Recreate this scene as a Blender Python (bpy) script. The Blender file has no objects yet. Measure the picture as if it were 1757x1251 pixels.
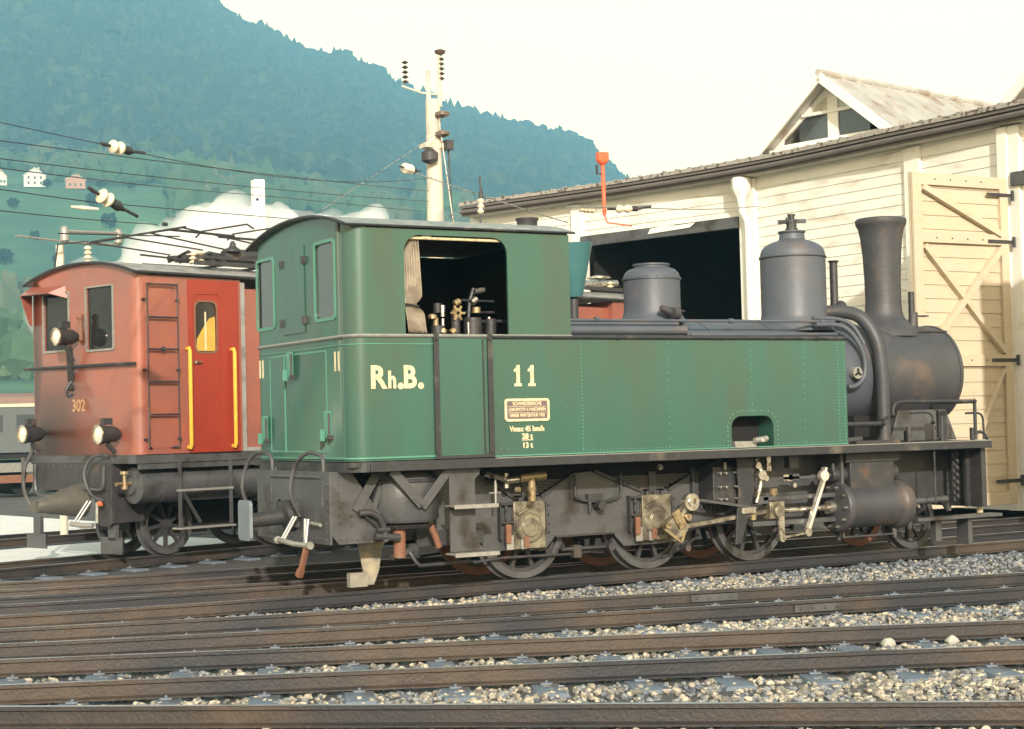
import bpy, bmesh, math, random
from math import radians as R, sin, cos, pi, sqrt, atan2
from mathutils import Vector, Matrix, noise, geometry
import numpy as np
random.seed(11)
sc = bpy.context.scene
col = sc.collection
# ---------------------------------------------------------------- helpers
class MB:
    """collects shapes into one mesh"""
    def __init__(s): s.v=[]; s.f=[]; s.sm=[]
    def add(s, vs, fs, smooth=False):
        n=len(s.v); s.v += [tuple(v) for v in vs]; s.f += [tuple(i+n for i in f) for f in fs]; s.sm += [smooth]*len(fs); return s
    def box(s, x0,x1,y0,y1,z0,z1, rot=None, pivot=None):
        vs=[Vector((x,y,z)) for x in (x0,x1) for y in (y0,y1) for z in (z0,z1)]
        if rot is not None:
            p=Vector(pivot) if pivot is not None else Vector(((x0+x1)/2,(y0+y1)/2,(z0+z1)/2))
            vs=[p+rot@(v-p) for v in vs]
        return s.add(vs,[(0,1,3,2),(4,6,7,5),(0,4,5,1),(2,3,7,6),(0,2,6,4),(1,5,7,3)])
    def bar(s, a, b, w, h, up=(0,0,1)):
        a=Vector(a); b=Vector(b); d=(b-a).normalized(); u=Vector(up); r=d.cross(u)
        if r.length<1e-4: r=d.cross(Vector((1,0,0)))
        r.normalize(); u=r.cross(d).normalized()
        vs=[p+r*(w/2)*i+u*(h/2)*j for p in (a,b) for i in (-1,1) for j in (-1,1)]
        return s.add(vs,[(0,1,3,2),(4,6,7,5),(0,4,5,1),(2,3,7,6),(0,2,6,4),(1,5,7,3)])
    def tube(s, pts, r, n=8, closed=False, caps=True):
        P=[Vector(p) for p in pts]; rr=r if isinstance(r,(list,tuple)) else [r]*len(P)
        m=len(P); rings=[]; last=None
        for i,p in enumerate(P):
            if closed: d=(P[(i+1)%m]-P[i-1])
            elif i==0: d=P[1]-P[0]
            elif i==m-1: d=P[-1]-P[-2]
            else: d=(P[i+1]-P[i]).normalized()+(P[i]-P[i-1]).normalized()
            d=d.normalized()
            if last is None:
                a=Vector((0,0,1)) if abs(d.z)<.9 else Vector((1,0,0))
                u=d.cross(a).normalized()
            else:
                u=(last-d*last.dot(d)).normalized()
            last=u; w=d.cross(u)
            rings.append([p+(u*cos(2*pi*k/n)+w*sin(2*pi*k/n))*rr[i] for k in range(n)])
        vs=[v for r_ in rings for v in r_]; fs=[]
        for i in range(m if closed else m-1):
            j=(i+1)%m
            for k in range(n):
                fs.append((i*n+k,i*n+(k+1)%n,j*n+(k+1)%n,j*n+k))
        s.add(vs,fs,True)
        if caps and not closed:
            s.add(rings[0],[tuple(range(n))[::-1]]); s.add(rings[-1],[tuple(range(n))])
        return s
    def lathe(s, prof, c=(0,0,0), axis='z', n=32, smooth=True, caps=True):
        if math.dist(prof[0],prof[-1])<1e-6: caps=False
        """prof: list of (radius, height)"""
        c=Vector(c); vs=[]; fs=[]
        for r,h in prof:
            for k in range(n):
                a=2*pi*k/n; p=(r*cos(a),r*sin(a),h)
                if axis=='x': p=(h,p[0],p[1])
                elif axis=='y': p=(p[0],h,p[1])
                vs.append(c+Vector(p))
        for i in range(len(prof)-1):
            for k in range(n):
                fs.append((i*n+k,i*n+(k+1)%n,(i+1)*n+(k+1)%n,(i+1)*n+k))
        s.add(vs,fs,smooth)
        if caps and prof[0][0]>1e-4: s.add(vs[:n],[tuple(range(n))[::-1]])
        if caps and prof[-1][0]>1e-4: s.add(vs[-n:],[tuple(range(n))])
        return s
    def cyl(s, a, b, r, n=16, r2=None):
        return s.tube([a,b],[r,r if r2 is None else r2],n)
    def prism(s, poly, ext, o=(0,0,0), u=(1,0,0), v=(0,0,1), w=(0,1,0)):
        """convex-ish polygon in u,v extruded by ext along w"""
        o=Vector(o);u=Vector(u);v=Vector(v);w=Vector(w); n=len(poly)
        vs=[o+u*a+v*b for a,b in poly]+[o+u*a+v*b+w*ext for a,b in poly]
        fs=[tuple(range(n)),tuple(range(n,2*n))[::-1]]+[(i,(i+1)%n+0,(i+1)%n+n,i+n) for i in range(n)]
        return s.add(vs,fs)
    def rivet(s, p, nrm, r=.012):
        p=Vector(p); d=Vector(nrm).normalized(); a=Vector((0,0,1)) if abs(d.z)<.9 else Vector((1,0,0))
        u=d.cross(a).normalized(); w=d.cross(u)
        v1=[p+(u*cos(k*pi/3)+w*sin(k*pi/3))*r for k in range(6)]
        v2=[p+(u*cos(k*pi/3)+w*sin(k*pi/3))*r*.6+d*r*.6 for k in range(6)]
        return s.add(v1+v2,[(k,(k+1)%6,6+(k+1)%6,6+k) for k in range(6)]+[tuple(range(6,12))],True)
    def plate(s, outer, holes, ext, o=(0,0,0), u=(1,0,0), v=(0,0,1), w=(0,1,0), bevel=0):
        """flat plate with holes: constrained triangulation, front, back and edge faces"""
        loops=[outer]+list(holes); pts=[];ed=[]
        for lp in loops:
            lp=[q for i,q in enumerate(lp) if math.dist(q,lp[i-1])>1e-5]; n0=len(pts); pts+=lp; ed.append((n0,len(lp)))
        edges=[(n0+i,n0+(i+1)%n) for n0,n in ed for i in range(n)]
        V,_,T,_,_,_=geometry.delaunay_2d_cdt([Vector(q) for q in pts],edges,[],0,1e-6)
        def inside(x,y,lp):
            c=False
            for i in range(len(lp)):
                (x1,y1),(x2,y2)=lp[i-1],lp[i]
                if (y1>y)!=(y2>y) and x<(x2-x1)*(y-y1)/(y2-y1)+x1: c=not c
            return c
        tr=[]
        for t in T:
            cx=sum(V[i].x for i in t)/3; cy=sum(V[i].y for i in t)/3
            if inside(cx,cy,outer) and not any(inside(cx,cy,h) for h in holes): tr.append(tuple(t))
        o=Vector(o);u=Vector(u);v=Vector(v);w=Vector(w); n=len(V)
        vs=[o+u*q.x+v*q.y for q in V]+[o+u*q.x+v*q.y+w*ext for q in V]
        cnt={}
        for t in tr:
            for i in range(3):
                e=(t[i-1],t[i]); k=(min(e),max(e)); cnt[k]=None if k in cnt else e
        fs=tr+[tuple(i+n for i in t)[::-1] for t in tr]+[(e[1],e[0],e[0]+n,e[1]+n) for e in cnt.values() if e]
        return s.add(vs,fs)
    def text(s, body, size, ext, o, u, v, w, bold=0.0, ax='CENTER', xs=1.0):
        cu=bpy.data.curves.new('t','FONT'); cu.body=body; cu.size=size; cu.extrude=ext; cu.offset=bold; cu.align_x=ax; cu.resolution_u=3
        ob=bpy.data.objects.new('t',cu); me=bpy.data.meshes.new_from_object(ob)
        o=Vector(o);u=Vector(u);v=Vector(v);w=Vector(w)
        s.add([o+u*q.co.x*xs+v*q.co.y+w*q.co.z for q in me.vertices],[tuple(p.vertices) for p in me.polygons])
        bpy.data.objects.remove(ob); bpy.data.curves.remove(cu); bpy.data.meshes.remove(me)
        return s
    def build(s, name, mat, parent=None, bevel=0, M_=None, each=False):
        me=bpy.data.meshes.new(name); me.from_pydata(s.v,[],s.f); me.polygons.foreach_set('use_smooth',s.sm)
        bm=bmesh.new(); bm.from_mesh(me); bmesh.ops.remove_doubles(bm,verts=bm.verts,dist=1e-5); bmesh.ops.recalc_face_normals(bm,faces=bm.faces); bm.to_mesh(me); bm.free()
        if any(s.sm): me.set_sharp_from_angle(angle=R(38))
        me.materials.append(mat)
        if each: return split_build(name,me,parent,bevel,M_)
        return link(name, me, parent, bevel, M_)
def split_build(name, me, parent, bevel, M_):
    # every group of touching pieces becomes an object of its own
    bm=bmesh.new(); bm.from_mesh(me); bm.verts.ensure_lookup_table(); isl=[]; seen=set()
    for v in bm.verts:
        if v.index in seen: continue
        st=[v]; seen.add(v.index); comp=[]
        while st:
            q=st.pop(); comp.append(q.index)
            for e in q.link_edges:
                w_=e.other_vert(q)
                if w_.index not in seen: seen.add(w_.index); st.append(w_)
        isl.append(comp)
    bb=[[min(bm.verts[i].co[k] for i in c)-.004 for k in range(3)]+[max(bm.verts[i].co[k] for i in c)+.004 for k in range(3)] for c in isl]
    par=list(range(len(isl)))
    def fd(i):
        while par[i]!=i: i=par[i]
        return i
    for i in range(len(isl)):
        for j in range(i):
            if all(bb[i][k]<=bb[j][k+3] and bb[j][k]<=bb[i][k+3] for k in range(3)): par[fd(i)]=fd(j)
    groups={}
    for i,c in enumerate(isl): groups.setdefault(fd(i),set()).update(c)
    bm.free(); first=None
    for g in groups.values():
        b2=bmesh.new(); b2.from_mesh(me); b2.verts.ensure_lookup_table(); bmesh.ops.delete(b2,geom=[v for v in b2.verts if v.index not in g],context='VERTS')
        m2=bpy.data.meshes.new(name); b2.to_mesh(m2); b2.free(); m2.materials.append(me.materials[0]); o=link(name,m2,parent,bevel,M_); first=first or o
    bpy.data.meshes.remove(me); return first
def link(name, me, parent=None, bevel=0, M_=None):
    o=bpy.data.objects.new(name, me); col.objects.link(o)
    if M_ is not None: me.transform(M_)
    if parent is not None:
        o.parent=parent
        inv=world_of(parent).inverted(); me.transform(inv)
    if bevel:
        m=o.modifiers.new('bevel','BEVEL'); m.width=bevel; m.segments=2; m.limit_method='ANGLE'; m.angle_limit=R(50)
    return o
def world_of(o):
    m=o.matrix_basis.copy()
    while o.parent is not None: o=o.parent; m=o.matrix_basis@m
    return m
def tag(o, label=None, cat=None, group=None, kind=None):
    if label: o['label']=label
    if cat: o['category']=cat
    if group: o['group']=group
    if kind: o['kind']=kind
    return o
def thing(name, label, cat, loc=(0,0,0), rz=0, group=None):
    o=bpy.data.objects.new(name,None); col.objects.link(o); o.location=loc; o.rotation_euler=(0,0,rz); o.empty_display_size=.2
    return tag(o,label,cat,group)
def copy_tree(o, parent=None):
    c=o.copy(); col.objects.link(c); c.parent=parent
    for ch in list(o.children): copy_tree(ch,c)
    return c
def arc(cx,cy,r,a0,a1,n=8,ry=None):
    return [(cx+r*cos(R(a0+(a1-a0)*i/n)), cy+(ry or r)*sin(R(a0+(a1-a0)*i/n))) for i in range(n+1)]
def rrect(x0,x1,y0,y1,r,n=5,top=True,bot=True):
    P=[]
    P+= arc(x1-r,y0+r,r,-90,0,n) if bot else [(x1,y0)]
    P+= arc(x1-r,y1-r,r,0,90,n) if top else [(x1,y1)]
    P+= arc(x0+r,y1-r,r,90,180,n) if top else [(x0,y1)]
    P+= arc(x0+r,y0+r,r,180,270,n) if bot else [(x0,y0)]
    return P
def smooth_path(pts, n=6):
    P=[Vector(p) for p in pts]; P=[P[0]*2-P[1]]+P+[P[-1]*2-P[-2]]; out=[]
    for i in range(1,len(P)-2):
        a,b,c,d=P[i-1:i+3]
        for k in range(n):
            t=k/n; out.append(.5*((2*b)+(c-a)*t+(2*a-5*b+4*c-d)*t*t+(3*b-a-3*c+d)*t**3))
    out.append(P[-2]); return out
# ---------------------------------------------------------------- materials
def mat(name, c, rough=.6, metal=0, var=.12, scale=6, bump=0, bscale=40, c2=None, c2scale=2, c2lo=.5, c2hi=.62, coat=0, spec=.5, rv=.12, stretch=None, c2amt=1.0, alpha=None, detail=6):
    m=bpy.data.materials.new(name); m.use_nodes=True; nt=m.node_tree; N=nt.nodes; L=nt.links
    b=N['Principled BSDF']; b.inputs['Metallic'].default_value=metal; b.inputs['Specular IOR Level'].default_value=spec
    if coat: b.inputs['Coat Weight'].default_value=coat; b.inputs['Coat Roughness'].default_value=.15
    tc=N.new('ShaderNodeTexCoord'); src=tc.outputs['Object']
    if stretch:
        mp=N.new('ShaderNodeMapping'); mp.inputs['Scale'].default_value=stretch; L.new(src,mp.inputs[0]); src=mp.outputs[0]
    nz=N.new('ShaderNodeTexNoise'); nz.inputs['Scale'].default_value=scale; nz.inputs['Detail'].default_value=detail; L.new(src,nz.inputs['Vector'])
    def sc_(c,f): return (min(c[0]*f,1),min(c[1]*f,1),min(c[2]*f,1),1)
    mx=N.new('ShaderNodeMix'); mx.data_type='RGBA'; L.new(nz.outputs['Fac'],mx.inputs[0])
    mx.inputs[6].default_value=sc_(c,1-2*var); mx.inputs[7].default_value=sc_(c,1+2*var); out=mx.outputs[2]
    if c2:
        n2=N.new('ShaderNodeTexNoise'); n2.inputs['Scale'].default_value=c2scale; n2.inputs['Detail'].default_value=8; L.new(src,n2.inputs['Vector'])
        mr=N.new('ShaderNodeMapRange'); mr.inputs[1].default_value=c2lo; mr.inputs[2].default_value=c2hi; mr.inputs[4].default_value=c2amt; L.new(n2.outputs['Fac'],mr.inputs[0])
        m2=N.new('ShaderNodeMix'); m2.data_type='RGBA'; L.new(mr.outputs[0],m2.inputs[0]); L.new(out,m2.inputs[6]); m2.inputs[7].default_value=(*c2,1); out=m2.outputs[2]
    L.new(out,b.inputs['Base Color'])
    r=N.new('ShaderNodeMapRange'); r.inputs[3].default_value=max(0,rough-rv); r.inputs[4].default_value=min(1,rough+rv); L.new(nz.outputs['Fac'],r.inputs[0]); L.new(r.outputs[0],b.inputs['Roughness'])
    if bump:
        n3=N.new('ShaderNodeTexNoise'); n3.inputs['Scale'].default_value=bscale; n3.inputs['Detail'].default_value=4; L.new(src,n3.inputs['Vector'])
        bp=N.new('ShaderNodeBump'); bp.inputs['Strength'].default_value=bump; bp.inputs['Distance'].default_value=.02; L.new(n3.outputs['Fac'],bp.inputs['Height']); L.new(bp.outputs[0],b.inputs['Normal'])
    return m
M={}
M['green']=mat('green paint',(.023,.098,.072),.34,0,.08,3,.10,5,c2=(.038,.074,.054),c2scale=1.6,c2lo=.42,c2hi=.7,stretch=(1,1,.3),coat=.3,rv=.06)
M['green_rivet']=mat('green rivet paint',(.085,.25,.18),.35)
M['black']=mat('black paint',(.028,.029,.032),.5,0,.2,8,.15,30,c2=(.10,.085,.07),c2scale=4,c2lo=.55,c2hi=.75)
M['grime']=mat('sooty steel',(.045,.044,.046),.5,.15,.25,5,.25,25,c2=(.10,.068,.05),c2scale=5,c2lo=.58,c2hi=.72)
M['frame']=mat('greasy grey frame',(.078,.079,.082),.42,.1,.2,4,.15,20,c2=(.035,.028,.024),c2scale=3,c2lo=.52,c2hi=.68)
M['boiler']=mat('grey boiler paint',(.078,.088,.108),.5,0,.12,3,.15,14,c2=(.115,.10,.10),c2scale=2.5,c2lo=.55,c2hi=.72)
M['smokebox']=mat('sooty smokebox',(.052,.053,.059),.5,.05,.18,4,.2,16,c2=(.115,.085,.07),c2scale=2.2,c2lo=.55,c2hi=.75)
M['steel']=mat('bright worn steel',(.55,.52,.46),.28,.85,.2,12,c2=(.2,.15,.1),c2scale=14,c2lo=.52,c2hi=.65)
M['worn']=mat('worn step edge',(.32,.31,.28),.45,.4,.2,14)
M['brass']=mat('oily brass',(.36,.28,.16),.42,.5,.2,14,c2=(.16,.10,.05),c2scale=12,c2lo=.5,c2hi=.65)
M['cream']=mat('cream lettering',(.72,.60,.38),.5,0,.08,20,c2=(.55,.45,.28),c2scale=20)
M['oil']=mat('oily axlebox',(.24,.215,.155),.3,.3,.3,8,.2,20,c2=(.10,.085,.065),c2scale=7,c2lo=.45,c2hi=.6)
M['rust']=mat('rust',(.20,.09,.052),.75,0,.2,14,.3,50,c2=(.2,.10,.06),c2scale=9)
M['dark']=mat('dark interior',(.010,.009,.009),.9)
M['canvas']=mat('old canvas',(.42,.36,.27),.9,0,.15,12,.3,30,c2=(.28,.23,.17),c2scale=6)
M['plate']=mat('makers plate',(.14,.10,.10),.5)
M['rubber']=mat('rubber hose',(.13,.13,.135),.6,0,.1,20)
M['glassdark']=mat('dusty glass',(.05,.06,.065),.12,0,.1,3,spec=.8,rv=.05)
M['red']=mat('oxide red paint',(.31,.095,.062),.42,0,.09,2.5,.1,6,c2=(.25,.095,.072),c2scale=1.6,c2lo=.45,c2hi=.7,coat=.45)
M['reddoor']=mat('bright red door paint',(.29,.034,.018),.4,0,.08,4,.1,6)
M['yellow']=mat('yellow rail paint',(.85,.42,.05),.45,0,.08,10)
M['cabglass']=mat('clean dark cab glass',(.02,.02,.02),.06,0,.1,3,spec=.25,rv=.03)
M['lampglass']=mat('lamp glass',(.75,.72,.62),.1,.2,.05,5,spec=.9)
M['chrome']=mat('lamp rim',(.6,.5,.38),.2,.9,.1,8)
M['roofgrey']=mat('grey roof paint',(.30,.29,.27),.6,0,.12,5,c2=(.2,.18,.16),c2scale=4)
M['porcelain']=mat('cream porcelain',(.72,.62,.45),.25,0,.1,10)
M['porcelain_dark']=mat('brown porcelain',(.12,.08,.06),.25,0,.1,10)
M['redpost']=mat('signal red paint',(.75,.13,.05),.5,0,.08,8)
# ---------------------------------------------------------------- steam locomotive (x forward, y away from viewer)
loco=thing('steam_locomotive','green three-axle tank steam engine numbered 11 with grey boiler and domes','locomotive',(4.4,0,0))
W=1.32; ZB=1.37; ZT=2.63; ZE=3.73
def roofz(y): return 3.93-.19*(abs(y)/1.36)**2.2
# --- cab and bunker shell
m=MB()
cr=.2
for s in (-1,1):
    # side with large window opening
    hole=rrect(.62,1.83,2.655,3.67,.17,bot=False)
    m.plate([(cr,ZB),(1.585,ZB),(1.585,2.6),(2.6,2.6),(2.6,ZE),(cr,ZE)],[hole],.03,o=(0,s*W-(0 if s<0 else .03),0))
    # rounded rear corners
    n=10; vs=[];fs=[]
    for k in range(n+1):
        a=R(90*k/n); x=cr-cr*cos(a); y=(W-cr)+cr*sin(a)
        vs+=[(x,s*y,ZB),(x,s*y,ZE if k==n else roofz(y))]
    for k in range(n): fs.append((2*k,2*k+2,2*k+3,2*k+1) )
    m.add(vs,fs,True)
top=[(y,roofz(y)) for y in [W-cr-.02-(W-cr)*2*i/24*.982 for i in range(25)]]
yy=W-cr
outer=[(-yy,ZB),(yy,ZB)]+[(yy*(1-2*i/24),roofz(yy*(1-2*i/24))) for i in range(25)]
wl=rrect(.70,1.17,2.85,3.59,.05); wr=rrect(-.96,-.48,2.85,3.62,.05)
m.plate(outer,[wl,wr],.03,o=(0,0,0),u=(0,1,0),w=(1,0,0))
m.plate([(-W+.03,2.3),(W-.03,2.3)]+[((W-.03)*(1-2*i/24),roofz((W-.03)*(1-2*i/24))) for i in range(25)],[],.03,o=(2.57,0,0),u=(0,1,0),w=(1,0,0))
cab=m.build('cab',M['green'],loco)
# inner lining (dark)
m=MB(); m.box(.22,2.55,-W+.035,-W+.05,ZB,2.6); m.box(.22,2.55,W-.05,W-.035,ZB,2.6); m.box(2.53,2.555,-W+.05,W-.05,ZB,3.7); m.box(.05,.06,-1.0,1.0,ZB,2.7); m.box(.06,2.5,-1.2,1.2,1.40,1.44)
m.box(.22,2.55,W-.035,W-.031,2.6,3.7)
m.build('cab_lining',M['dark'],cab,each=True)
# waist bead and base angle
m=MB()
def around(z,off,r,x1=1.55):
    o=off
    pts=[(x1,-W-o,z)]+[(cr-(cr+o)*sin(R(a)),-(W-cr)-(cr+o)*cos(R(a)),z) for a in range(0,91,15)]+[(cr-(cr+o)*cos(R(a)),(W-cr)+(cr+o)*sin(R(a)),z) for a in range(0,91,15)]+[(x1,W+o,z)]
    return pts
m.tube(around(2.635,.008,.018,2.6),.018,6); cabm=m.build('waist_bead',M['worn'],cab)
m=MB(); m.tube(around(2.55,.003,.008),.007,5); m.tube(around(ZB+.03,.004,.008,1.5),.012,5); m.build('seam',M['green_rivet'],cab)
# roof
m=MB(); vs=[];fs=[]; n=28; Y=W+.03
for x in (-.06,2.66):
    for t in (0,1):
        for i in range(n+1):
            y=-Y+2*Y*i/n; vs.append((x,y,roofz(y)+.002+t*.018))
k=n+1
for i in range(n):
    fs+= [(i,i+1,2*k+i+1,2*k+i),(k+i,3*k+i,3*k+i+1,k+i+1),(i,k+i,k+i+1,i+1),(2*k+i,2*k+i+1,3*k+i+1,3*k+i)]
fs+=[(0,2*k,3*k,k),(n,k+n,3*k+n,2*k+n)]
m.add(vs,fs,True); roof=m.build('cab_roof',mat('grey cab roof paint',(.20,.22,.21),.5,0,.15,5,c2=(.32,.32,.28),c2scale=8),loco)
m=MB(); m.tube([(-.06,-Y+2*Y*i/30,roofz(-Y+2*Y*i/30)+.012) for i in range(31)],.018,6); m.tube([(-.06,-Y,roofz(Y)+.008),(2.66,-Y,roofz(Y)+.008)],.013,6); m.build('roof_edge',M['black'],roof)
m=MB(); m.lathe([(.115,3.86),(.115,3.95),(.13,3.97),(.13,3.985),(.0,3.99)],(2.48,-.65,0),n=20); m.build('roof_vent',M['grime'],roof)
# rear windows
for (y0,y1,z0,z1) in ((.70,1.17,2.85,3.59),(-.96,-.48,2.85,3.62)):
    m=MB(); m.plate(rrect(y0-.035,y1+.035,z0-.035,z1+.035,.06),[rrect(y0,y1,z0,z1,.05)],.012,o=(-.012,0,0),u=(0,1,0),w=(1,0,0))
    f=m.build('rear_window',M['green_rivet'],cab)
    m=MB(); m.plate(rrect(y0-.01,y1+.01,z0-.01,z1+.01,.05),[],.006,o=(.012,0,0),u=(0,1,0),w=(1,0,0)); m.build('pane',M['glassdark'],f)
    for k in range(9 if y0>0 else 0):
        pass
m=MB()
for k in range(8): m.box(.035,.04,.72+.055*k,.728+.055*k,2.86,3.58)
m.build('window_bars',M['worn'],cab)
# hatch doors in the rear wall
for j,(y0,y1) in enumerate(((.105,.40),(-.19,.10))):
    m=MB(); z1=3.66
    m.plate(rrect(y0,y1,2.73,z1,.06,top=False,bot=False),[],.014,o=(-.014,0,0),u=(0,1,0),w=(1,0,0))
    h=m.build('hatch_door',M['green'],cab,bevel=.004)
    m=MB(); yb=y1+.01 if j==0 else y0-.01
    for z in (2.86,3.5): m.box(-.04,-.0,yb-.025,yb+.025,z-.04,z+.04)
    m.build('hinge',M['grime'],h,each=True)
# lockers on the lower rear wall, catches, lamp irons
m=MB()
m.plate(rrect(-.72,.85,1.46,2.52,.02),[rrect(-.70,.83,1.48,2.50,.02)],.006,o=(-.006,0,0),u=(0,1,0),w=(1,0,0))
m.box(-.012,0,.40,.425,1.46,2.5); m.build('rear_seam',M['green_rivet'],cab)
for (y,z) in ((.20,2.40),(-.78,1.75),(.96,1.72)):
    m=MB(); m.box(-.05,-.006,y-.05,y+.05,z-.14,z+.14); m.box(-.10,-.05,y+.02,y+.045,z-.17,z-.05); h=m.build('lamp_bracket',M['green_rivet'],cab,bevel=.004)
    m=MB(); m.cyl((-.045,y-.075,z-.13),(-.045,y-.075,z+.12),.014,8); m.box(-.06,-.006,y-.1,y-.05,z-.15,z-.11); m.build('catch',M['grime'],h)
# side doorway beads and door
for s in (-1,1):
    m=MB(); y=s*(W+.012)
    for x in (.955,1.585): m.box(x-.03,x+.03,min(y-.014,y+.014),max(y-.014,y+.014),ZB-.0,2.66)
    m.box(.955,1.585,min(y-.012,y+.012),max(y-.012,y+.012),ZB+.0,ZB+.035)
    m.box(1.50,1.515,y-.006,y+.006,ZB+.03,2.60)
    for x in (.955,1.585):
        for z in (1.42,2.60): m.rivet((x,y+s*.014,z),(0,s,0),.022)
        for k in range(9): m.rivet((x,y+s*.014,1.52+k*.125),(0,s,0),.009)
    m.build('door_bead',M['black'],cab)
    m=MB(); m.box(.985,1.555,min(s*(W+.002),s*(W+.009)),max(s*(W+.002),s*(W+.009)),1.41,2.61); m.build('cab_door',M['green'],loco,bevel=.003)
    m=MB(); m.tube([(.66,s*(W-.05),3.645),(1.78,s*(W-.05),3.645)],.018,8); m.box(.85,.95,s*(W-.05)-.02,s*(W-.05)+.02,3.64,3.675); m.build('curtain_rod',M['cream'],cab)
m=MB() # curtain gathered at the rear of the window
def crow(z):
    t=(z-2.67)/.98
    wdt=.2*(1-.15*t) if z>2.98 else .2
    pin=1-.45*math.exp(-((z-2.96)/.05)**2)
    return .66+.02*(1-t)+ (.03 if z<2.96 else 0)*(2.96-z)*3, wdt*pin
vs=[];fs=[];nz=26;nx=24
for i in range(nz+1):
    z=2.67+.975*i/nz; x0,w=crow(z)
    for k in range(nx+1): vs.append((x0+w*k/nx,-W+.09+.022*sin(k*1.55+i*.05),z))
for i in range(nz):
    for k in range(nx): a=i*(nx+1)+k; fs.append((a,a+1,a+nx+2,a+nx+1))
m.add(vs,fs,True); o=m.build('curtain',M['canvas'],loco)
md=o.modifiers.new('t','SOLIDIFY'); md.thickness=.006
m=MB(); m.tube([(.655,-W+.06,2.965),(.80,-W+.055,2.94),(.80,-W+.12,2.945)],.011,6); m.build('tie',M['black'],o)
# number, initials on the sides and rear
def one(m,cx,z,h,o,u,v,w,ext):
    a=h*.5
    P=[(-.18*a,0),(.62*a,0),(.62*a,.13*h),(.42*a,.13*h),(.42*a,h),(.14*a,h),(-.05*a,.84*h),(-.22*a,.80*h),(-.22*a,.68*h),(.04*a,.70*h),(.04*a,.13*h),(-.18*a,.13*h)]
    m.plate([(cx+p[0],z+p[1]) for p in P],[],ext,o=o,u=u,v=v,w=w)
m=MB(); y=-(W+.006)
one(m,1.90,2.105,.225,(0,y,0),(1,0,0),(0,0,1),(0,1,0),.006); one(m,2.07,2.105,.225,(0,y,0),(1,0,0),(0,0,1),(0,1,0),.006)
m.build('number_eleven',M['cream'],loco)
m=MB(); kw=dict(u=(1,0,0),v=(0,0,1),w=(0,-1,0)); yy=-(W+.004)
m.text('R',.315,.003,(.205,yy,2.108),bold=.011,ax='LEFT',xs=.93,**kw)
m.text('h',.24,.003,(.405,yy,2.108),bold=.009,ax='LEFT',xs=.8,**kw)
m.text('.',.3,.003,(.515,yy,2.108),bold=.016,ax='LEFT',**kw)
m.text('B',.315,.003,(.575,yy,2.108),bold=.011,ax='LEFT',xs=.85,**kw)
m.text('.',.3,.003,(.745,yy,2.108),bold=.016,ax='LEFT',**kw)

m.build('railway_initials',M['cream'],loco)
m=MB()
for yc in (1.10,-.99):
    for d in (.05,-.04): m.box(-.005,.002,yc+d-.016,yc+d+.016,2.29,2.49)
m.build('rear_number_eleven',M['cream'],cab)
# plate and small writing
m=MB(); m.plate(rrect(1.76,2.285,1.745,1.965,.03),[],.012,o=(0,-W-.012,0)); pl=m.build('makers_plate',M['plate'],loco)
m=MB(); m.plate(rrect(1.75,2.295,1.735,1.975,.035),[rrect(1.775,2.27,1.76,1.95,.02)],.018,o=(0,-W-.018,0)); m.build('rim',M['cream'],pl)
m=MB(); kw=dict(u=(1,0,0),v=(0,0,1),w=(0,-1,0))
m.text('SCHWEIZERISCHE',.052,.001,(2.022,-W-.014,1.905),bold=.0012,xs=.84,**kw); m.text('LOKOMOTIV & MASCHINEN',.047,.001,(2.022,-W-.014,1.845),bold=.0012,xs=.76,**kw); m.text('FABRIK WINTERTHUR 1902',.05,.001,(2.022,-W-.014,1.782),bold=.0012,xs=.70,**kw)
m.box(1.79,2.255,-W-.0145,-W-.012,1.825,1.829); m.box(1.79,2.255,-W-.0145,-W-.012,1.889,1.893)
m.build('plate_lettering',M['cream'],pl)
m=MB(); kw['bold']=.003
m.text('Vmax 45 km/h',.078,.002,(2.02,-W-.004,1.63),xs=.92,**kw); m.text('28 t',.08,.002,(2.02,-W-.004,1.55),**kw); m.text('13 t',.08,.002,(2.02,-W-.004,1.455),**kw); m.box(1.955,2.09,-W-.005,-W,1.533,1.541)
m.build('weight_lettering',M['cream'],loco)
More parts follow.
